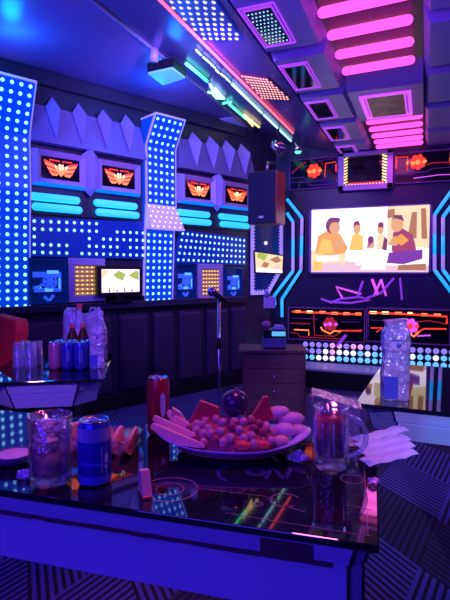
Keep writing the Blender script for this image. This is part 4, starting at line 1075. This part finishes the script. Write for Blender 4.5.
# melon slices on the left
def bar(name, label, a, b, za_, zb_, r, mats):
    A, Bb = At(*a, za_), At(*b, zb_); d = (Bb - A).normalized(); side = d.cross(V((0, 0, 1))).normalized(); up = side.cross(d)
    m = MB(); n = 9; vs = []; fs = []; mm = []
    for k in range(n + 1):
        s = k / n; w = max(.3, math.sin(pi * min(1, s * .85 + .12)) ** .5); c = A.lerp(Bb, s) - V((0, 0, 1)) * .006 * sin(pi * s)
        vs += [c - side * r * w - up * r * .4 * w, c + side * r * w - up * r * .4 * w, c + side * r * .35 * w + up * r * w, c - side * r * .35 * w + up * r * w]
    for k in range(n):
        for q in range(4): fs.append((k * 4 + q, k * 4 + (q + 1) % 4, (k + 1) * 4 + (q + 1) % 4, (k + 1) * 4 + q)); mm.append(1 if q == 0 else 0)
    fs += [(3, 2, 1, 0), (n * 4, n * 4 + 1, n * 4 + 2, n * 4 + 3)]; mm += [0, 0]
    m.add(vs, fs); m.m = mm
    lo = min(v.z for v in vs); single(name, label, 'fruit', m, mats, (A.x, A.y, lo), bevel=.002)
bar('melon_slice', 'long pink melon slice at the front left rim of the platter', (152, 426), (205, 447), zc0 - .02, zc0 - .085, .013, ['melon', 'rind'])
bar('melon_slice', 'pink melon slice second from the left rim of the platter', (154, 418), (196, 436), zc0 + .01, zc0 - .04, .012, ['melon', 'rind'])
bar('melon_slice', 'short pink melon slice tucked behind the grapes at the left of the platter', (168, 412), (192, 428), zc0 + .035, zc0 + .0, .011, ['melon', 'rind'])
# pale slices at the right, red slices at the front
for k, (px, py, dz, rx, lb) in enumerate(((277, 413, .03, .030, 'pale fruit half, topmost of those at the right of the platter'), (291, 419, .02, .032, 'pale fruit half with glossy skin at the right rim of the platter'), (285, 430, -.015, .026, 'pale fruit half behind the red slices at the platter front'), (299, 431, .0, .024, 'pale violet fruit half at the right tip of the platter'))):
    p = At(px, py, zc0 + dz); m = MB(); m.ball((0, 0, 0), (rx, .02, .016), 18, 0, Matrix.Rotation(-.25 + .12 * k, 4, 'Y'))
    single('fruit_half', lb, 'fruit', m, ['pale_fruit'], (0, 0, 0), frame(p, RZ), group='pale fruit halves')
for k, (px, py, rx, lb) in enumerate(((243, 445, .018, 'red fruit slice at the front centre of the platter rim'), (261, 444, .02, 'red fruit slice in the middle of the platter front'), (281, 440, .018, 'orange red fruit slice at the front right of the platter'))):
    p = At(px, py, zc0 - .075 + .012 * k); m = MB(); m.ball((0, 0, 0), (rx, .014, .010), 16, 0)
    single('red_fruit_slice', lb, 'fruit', m, ['watermelon' if k < 2 else 'melon'], (0, 0, 0), frame(p, RZ), group='red slices at the front of the platter')

# ---------------- beer mug
p = Z(331, 466, .64)
t = T('beer_mug', 'glass mug of dark red drink with handle right of the platter', 'mug', (p.x, p.y, ZT))
c = (p.x, p.y, ZT)
m = MB(); m.lathe([(0, 0), (.034, 0), (.036, .008), (.0335, .02), (.0355, .118), (.0375, .128), (.0345, .129), (.031, .024), (0, .02)], c, 32); t.part('glass', m, 'tumbler_glass')
m = MB(); m.lathe([(0, .0215), (.030, .026), (.0335, .105), (0, .105)], c, 28); t.part('drink', m, 'red_drink')
hd = (RT * .97 - FWD * .2).normalized(); hd.z = 0
m = MB(); P = []
for k in range(13):
    g = -pi / 2 + pi * k / 12; P.append(V(c) + hd * (.034 + .037 * cos(g)) + V((0, 0, .066 + .042 * sin(g))))
m.tube(P, .0055, 10); t.part('handle', m, 'glass_cluster')
m = MB()
for k in range(10):
    g = 2 * pi * k / 10; m.tube([V(c) + V((.0352 * cos(g), .0352 * sin(g), .03)), V(c) + V((.0362 * cos(g), .0362 * sin(g), .10))], .0022, 6)
t.part('glass_fluting', m, 'glass_cluster')
# open clear plastic box behind the mug
p = Z(335, 441, .64)
FX = frame((p.x, p.y, ZT), RZ + .1)
t = T('clear_plastic_box', 'open clear plastic box with slanting lid behind the beer mug', 'box', (0, 0, 0), FX)
m = MB(); h = .10
for q in (((-.055, -.03, 0), (.055, -.03, 0), (.055, .04, 0), (-.055, .04, 0)),): m.prism([V(v) for v in q], (0, 0, .0015))
m.box((-.055, -.03, .0015), (-.0535, .04, h)); m.box((.0535, -.03, .0015), (.055, .04, h * .95)); m.box((-.055, .0385, .0015), (.055, .04, h))
t.part('tub', m, 'clear_plastic')
m = MB(); m.hexa([(-.057, -.03, h + .018), (.06, -.03, h - .012), (.06, .042, h - .012), (-.057, .042, h + .018), (-.057, -.03, h + .020), (.06, -.03, h - .010), (.06, .042, h - .010), (-.057, .042, h + .020)])
m.box((-.0572, -.03, h - .004), (-.0558, .042, h + .02)); t.part('lid', m, 'clear_plastic')
m = MB(); m.ball((-.058, -.02, h + .014), .004, 8); t.part('red_tab', m, 'cap_red')
# crumpled wrap right of platter
def crumple(name, label, px, py, r, seed, mt='wrap'):
    p = Z(px, py, .64); q = random.Random(seed); m = MB(); m.ball((0, 0, r * .55), (r, r * .8, r * .55), 12)
    for v in m.v:
        f = q.uniform(.72, 1.25); v.x *= f; v.y *= f; v.z = max(0.0005, v.z * q.uniform(.7, 1.2))
    m.sm = [False] * len(m.sm); single(name, label, 'wrapper', m, mt, (0, 0, 0), frame((p.x, p.y, ZT), RZ))
crumple('plastic_wrapper', 'crumpled clear wrapper between the platter and the mug', 299, 462, .022, 3)
crumple('plastic_wrapper', 'small crumpled wrapper in front of the dip bowl', 24, 479, .016, 5)
crumple('plastic_wrapper', 'crumpled sheet in place of a star shaped reflection beside the mug handle', 373, 484, .012, 8)  # added sheet imitating a star shaped reflection in the glass top
# second cup (small clear glass lying near right front)
p = Z(318, 506, .64)
# napkins
PN = Z(374, 452, .64)
for k, (pa, pb, lb) in enumerate((((355, 442), (403, 431), 'rearmost white paper napkin of the fan on the table corner'), ((357, 449), (405, 440), 'second white paper napkin in the fan on the table corner'), ((361, 456), (409, 447), 'third white paper napkin in the fan on the table corner'), ((363, 464), (412, 454), 'front white paper napkin of the fan, nearest the camera'))):
    A_, B_ = Z(*pa, .641 + .003 * k), Z(*pb, .641 + .003 * k)
    fr = frame(A_, math.atan2(B_.y - A_.y, B_.x - A_.x)); ln = (B_ - A_).length; wd = .040
    m = MB(); n = 10; vs = []
    for i in range(n + 1):
        x = ln * i / n; z = .0015 + .004 * abs(sin(i * .9 + k)) + .004 * (i / n) ** 2
        for y, dz in ((-wd * .5, 0), (-wd * .1, .004), (wd * .5, .001)): vs.append(V((x + .006 * (y > 0), y, z + dz)))
    vs += [v - V((0, 0, .0015)) for v in vs]; o = 3 * (n + 1); fs = []
    for i in range(n):
        for j in range(2):
            a, b, c_, d = i * 3 + j, (i + 1) * 3 + j, (i + 1) * 3 + j + 1, i * 3 + j + 1
            fs += [(a, b, c_, d), (d + o, c_ + o, b + o, a + o)]
        fs += [(i * 3 + o, (i + 1) * 3 + o, (i + 1) * 3, i * 3), (i * 3 + 2, (i + 1) * 3 + 2, (i + 1) * 3 + 2 + o, i * 3 + 2 + o)]
    fs += [(0, 1, 1 + o, o), (1, 2, 2 + o, 1 + o), (n * 3 + 1, n * 3, n * 3 + o, n * 3 + 1 + o), (n * 3 + 2, n * 3 + 1, n * 3 + 1 + o, n * 3 + 2 + o)]
    m.add([fr @ v for v in vs], fs); single('paper_napkin', lb, 'napkin', m, 'paper', (A_.x, A_.y, A_.z), group='napkins on the table corner')

# ---------------- far left table
FT2i = FT2.inverted()
def t2(px, py): return Z(px, py, .64)
base = t2(68, 369)
dirx = V((cos(RZ2 - .25), sin(RZ2 - .25), 0)); diry = V((-dirx.y, dirx.x, 0))
lbs = [('can_pink', 'pink red can at the front left of the six-pack'), ('can_blue', 'blue can at the front centre of the six-pack'), ('can_blue', 'blue can at the front right of the six-pack'), ('can_pink', 'pink red can at the back left of the six-pack'), ('can_lilac', 'lilac can at the back centre of the six-pack'), ('can_blue', 'blue can at the back right of the six-pack')]
for i in range(6):
    q = base + dirx * (-.055 + .0555 * (i % 3)) + diry * (.055 * (i // 3))
    can(q, .0272, .115, lbs[i][0], lbs[i][1], 'six-pack of cans on the far left table', emblem=[([(.0, .75), (.0, .3)], .005, 'can_lilac')] if i < 3 else None, pull=False)
# glasses cluster
gb = t2(25, 367); first = None
lbs = ['clear glass at the front left of the cluster beside the six-pack', 'clear glass at the front right of the cluster beside the six-pack', 'clear glass at the back left of the cluster beside the six-pack', 'clear glass at the back right of the cluster beside the six-pack']
for i, lb in enumerate(lbs):
    q = gb + dirx * (-.027 + .055 * (i % 2)) + diry * (.056 * (i // 2))
    if first is None:
        first = T('drinking_glass', lb, 'glass', (q.x, q.y, ZT), group='upside-down glasses')
        m = MB(); m.lathe([(.0262, 0), (.0225, .105), (0, .105), (0, .097), (.019, .096), (.0235, .001), (.0262, 0)], (q.x, q.y, ZT), 20); first.part('glass', m, 'glass_cluster')
    else: dup(first.o, Matrix.Translation((q.x, q.y, ZT)), lb)
# bottles with red caps, bag, wrapped pack
def bottle(px, py, r, h, label, body, cap, name='drink_bottle', band='emblem'):
    q = t2(px, py); c = (q.x, q.y, ZT); t = T(name, label, 'bottle', c)
    m = MB(); m.lathe([(0, 0), (r * .9, 0), (r, .006), (r, h * .55), (r * .92, h * .66), (r * .42, h * .86), (r * .40, h * .92), (0, h * .92)], c, 20); t.part('body', m, body)
    m = MB(); m.lathe([(r * 1.015, h * .34), (r * 1.015, h * .52)], c, 20); t.part('label_band', m, band)
    m = MB(); m.lathe([(r * .46, h * .90), (r * .46, h * .995), (r * .40, h), (0, h)], c, 14); t.part('cap', m, cap)
bottle(73, 362, .026, .175, 'left brown drink bottle with red cap behind the six-pack', 'cola', 'cap_red', band='can_pink')
bottle(83.5, 361, .026, .175, 'right brown drink bottle with red cap behind the six-pack', 'cola', 'cap_red', band='can_blue')
bottle(80, 354, .03, .25, 'tall bottle with red cap rising out of the lilac bag', 'bag', 'cap_red', band='label_lilac')
bottle(101, 360, .03, .23, 'clear water bottle at the right end of the left table, rearmost', 'wrap', 'emblem', 'water_bottle', 'label_lilac')
def pack(c, w, d, h, rz, label, kinked):
    fr = frame(c, rz); t = T('wrapped_pack', label, 'package', (0, 0, 0), fr)
    q = random.Random(4); n = 24; rings = [(1.0, 0), (1.03, .02), (1.0, .12), (1.02, .3), (.99, .5), (1.03, .66), (1.04, .72), (1.0, .80), (.95, .86), (.84, .91), (.72, .935), (.80, .985), (.84, 1.0), (.3, .98), (0, .97)] if kinked else [(1.0, 0), (1.03, .02), (1.0, .12), (1.02, .3), (.99, .5), (1.03, .66), (1.04, .72), (1.0, .80), (.86, .87), (.62, .915), (.50, .94), (.60, .985), (.66, 1.0), (.3, 1.0), (0, .99)]
    m = MB(); vs = []
    for (s, z) in rings:
        for k in range(n):
            g = 2 * pi * k / n; e = 7.0; cg, sg = cos(g), sin(g); rr = (abs(cg) ** e + abs(sg) ** e) ** (-1 / e)
            j = 1 + q.uniform(-.055, .055) * (z > 0); tw = .16 * max(0, z - .8) * 5 * w * (1 if kinked else 0)
            vs.append(V((w / 2 * s * rr * cg * j - tw * .12, d / 2 * s * rr * sg * j, h * z + (.02 * h * cg if z > .9 else 0))))
    fs = [(i * n + k, i * n + (k + 1) % n, (i + 1) * n + (k + 1) % n, (i + 1) * n + k) for i in range(len(rings) - 1) for k in range(n)]
    m.add(vs, fs, 0, False); m.add(vs[:n], [tuple(range(n - 1, -1, -1))]); t.part('wrap', m, 'wrap')
    def band(z0, z1, s, mk, nm):
        m = MB(); vs = []
        for z in (z0, z1):
            for k in range(n):
                g = 2 * pi * k / n; e = 4.0; cg, sg = cos(g), sin(g); rr = (abs(cg) ** e + abs(sg) ** e) ** (-1 / e); vs.append(V((w / 2 * s * rr * cg, d / 2 * s * rr * sg, h * z)))
        m.add(vs, [(k, (k + 1) % n, n + (k + 1) % n, n + k) for k in range(n)], 0, True); return t.part(nm, m, mk)
    band(.645, .735, 1.075, 'label_lilac', 'label_band')
    m = MB(); m.ball((w * .05, -d / 2 * 1.10, h * .69), (w * .09, .003, h * .028), 12); t.part('label_mark', m, 'label_blue')
    m = MB(); m.tube([(w / 2 * 1.06 * cos(k * pi / 10), d / 2 * 1.06 * sin(k * pi / 10), h * .755) for k in range(20)], .0025, 6, closed=True); t.part('tie_string', m, 'label_blue')
    m = MB(); m.box((-w / 2 * .95, -d / 2 * 1.07, .004), (w * .05, -d / 2 * .95, h * .30)); t.part('lower_label', m, 'label_blue')
q = Z(394, 399, .64); pack((q.x, q.y + .02, ZT), .082, .075, .255, RZ + .12, 'tall lilac plastic wrapped pack with label band on the right table', True)
q = Z(97.5, 367, .64); pack((q.x, q.y, ZT), .062, .06, .19, RZ2, 'lilac plastic wrapped water pack at the right of the left table', False)
# bag
q = Z(84, 352, .64); fr = frame((q.x, q.y, ZT), RZ2)
m = MB(); qq = random.Random(9); n = 20; vs = []; rings = [(.9, 0), (1.0, .03), (1.02, .4), (1.0, .7), (.95, .88), (.80, 1.0), (.70, .97)]
t = T('plastic_bag', 'lilac plastic carrier bag standing open behind the bottles', 'bag', (0, 0, 0), fr)
for s, z in rings:
    for k in range(n):
        g = 2 * pi * k / n; vs.append(V((.10 * s * cos(g) * qq.uniform(.95, 1.05), .045 * s * sin(g) * qq.uniform(.92, 1.08), .215 * z + (.018 * cos(2 * g) if z > .8 else 0))))
m.add(vs, [(i * n + k, i * n + (k + 1) % n, (i + 1) * n + (k + 1) % n, (i + 1) * n + k) for i in range(len(rings) - 1) for k in range(n)], 0, True); t.part('bag_body', m, 'bag')
for sx in (-.055, .05):
    m = MB(); m.tube([V((sx - .02, -.0, .2)), V((sx - .012, 0, .225)), V((sx + .012, 0, .225)), V((sx + .02, 0, .2))], .006, 6); t.part('handle', m, 'bag')

# ================================================================== LIGHT
w = bpy.data.worlds.new('world'); sc.world = w; w.use_nodes = True
w.node_tree.nodes['Background'].inputs[0].default_value = (.02, .01, .12, 1); w.node_tree.nodes['Background'].inputs[1].default_value = .3
def lamp(name, kind, loc, color, power, size=.2, target=None, spot=None, sy=None):
    ld = bpy.data.lights.new(name, kind); ld.color = color; ld.energy = power
    if kind == 'AREA':
        ld.size = size
        if sy: ld.shape = 'RECTANGLE'; ld.size_y = sy
    else: ld.shadow_soft_size = size
    if spot: ld.spot_size = spot; ld.spot_blend = .6
    o = bpy.data.objects.new(name, ld); C.objects.link(o); o.location = loc
    if target is not None: o.rotation_euler = (V(target) - V(loc)).to_track_quat('-Z', 'Y').to_euler()
    return o
lamp('pink_table_fill', 'SPOT', (-.33, 1.15, 2.12), (1, .13, .36), 38, .10, (-.40, 1.0, .64), .85)  # added spot, puts magenta light on the fruit and front table
lamp('pink_tube_fill', 'AREA', (-.28, 4.3, 2.10), (1, .12, .7), 4, .3, (-.28, 4.3, 0), sy=.8)  # added area light, strengthens the pink of the far tubes
lamp('blue_fill', 'AREA', (-1.6, .2, 2.36), (.10, .03, 1), 34, .8, (-1.3, 2.4, .9))  # added blue fill from above left, has no fixture
lamp('violet_fill', 'SPOT', (-.9, 2.2, 2.1), (.36, .20, 1), 130, .15, (-2.0, 3.9, 1.9), 1.6)  # added violet fill to brighten the emblem reliefs, has no fixture
lamp('blue_uplight', 'POINT', tuple(Z(12, 52, 2.28)), (0, .25, 1), 5, .05)
lamp('blue_ceiling_wash', 'AREA', (-2.3, 1.6, 1.6), (.04, .02, 1), 12, .6, (-2.0, 2.2, 2.4))
lamp('blue_uplight_mid', 'POINT', tuple(Z(158, 100, 2.25)), (0, .15, 1), 5, .05)
lamp('rear_blue_fill', 'AREA', (-.6, -1.0, 1.5), (.07, .025, 1), 24, 1.0, (-.5, 1.0, .5))  # added blue fill behind the camera for the front table base
lamp('right_violet_fill', 'AREA', (1.3, 2.2, 2.2), (.28, .16, 1), 16, .5, (0, 2.4, .6))  # added violet fill from the right, has no fixture
lamp('right_table_fill', 'SPOT', (.75, -.7, 1.55), (.55, .45, 1), 120, .06, (.15, 1.6, .62), .42)  # added fill to brighten the right table front and its pack
lamp('left_table_fill', 'SPOT', (-.75, -.4, 1.9), (.48, .20, 1), 85, .06, (-1.5, 1.78, .68), .5)  # added fill to brighten the left table and red chair
lamp('coffer_wash', 'SPOT', (-.3, .9, 1.6), (.18, .05, 1), 60, .2, (-.35, 3.0, 2.2), 1.4)
lamp('cyan_streak_spot', 'SPOT', (.9, -.5, 1.5), (0, .65, 1), 60, .02, (.11, 1.6, .585), .10)  # added narrow spot imitating LED reflections on the right table front
lamp('red_streak_spot', 'SPOT', (1.2, -.5, 2.2), (1, .05, .12), 40, .01, (.13, 2.02, 0), .05)  # added narrow spot for a red streak on the carpet
sc.view_settings.view_transform = 'Standard'; sc.view_settings.look = 'None'; sc.view_settings.gamma = 1; sc.view_settings.exposure = 0
sc.view_settings.use_curve_mapping = False
sc.cycles.use_denoising = True
sc.cycles.max_bounces = 10; sc.cycles.transparent_max_bounces = 8
sc.cycles.sample_clamp_indirect = 4
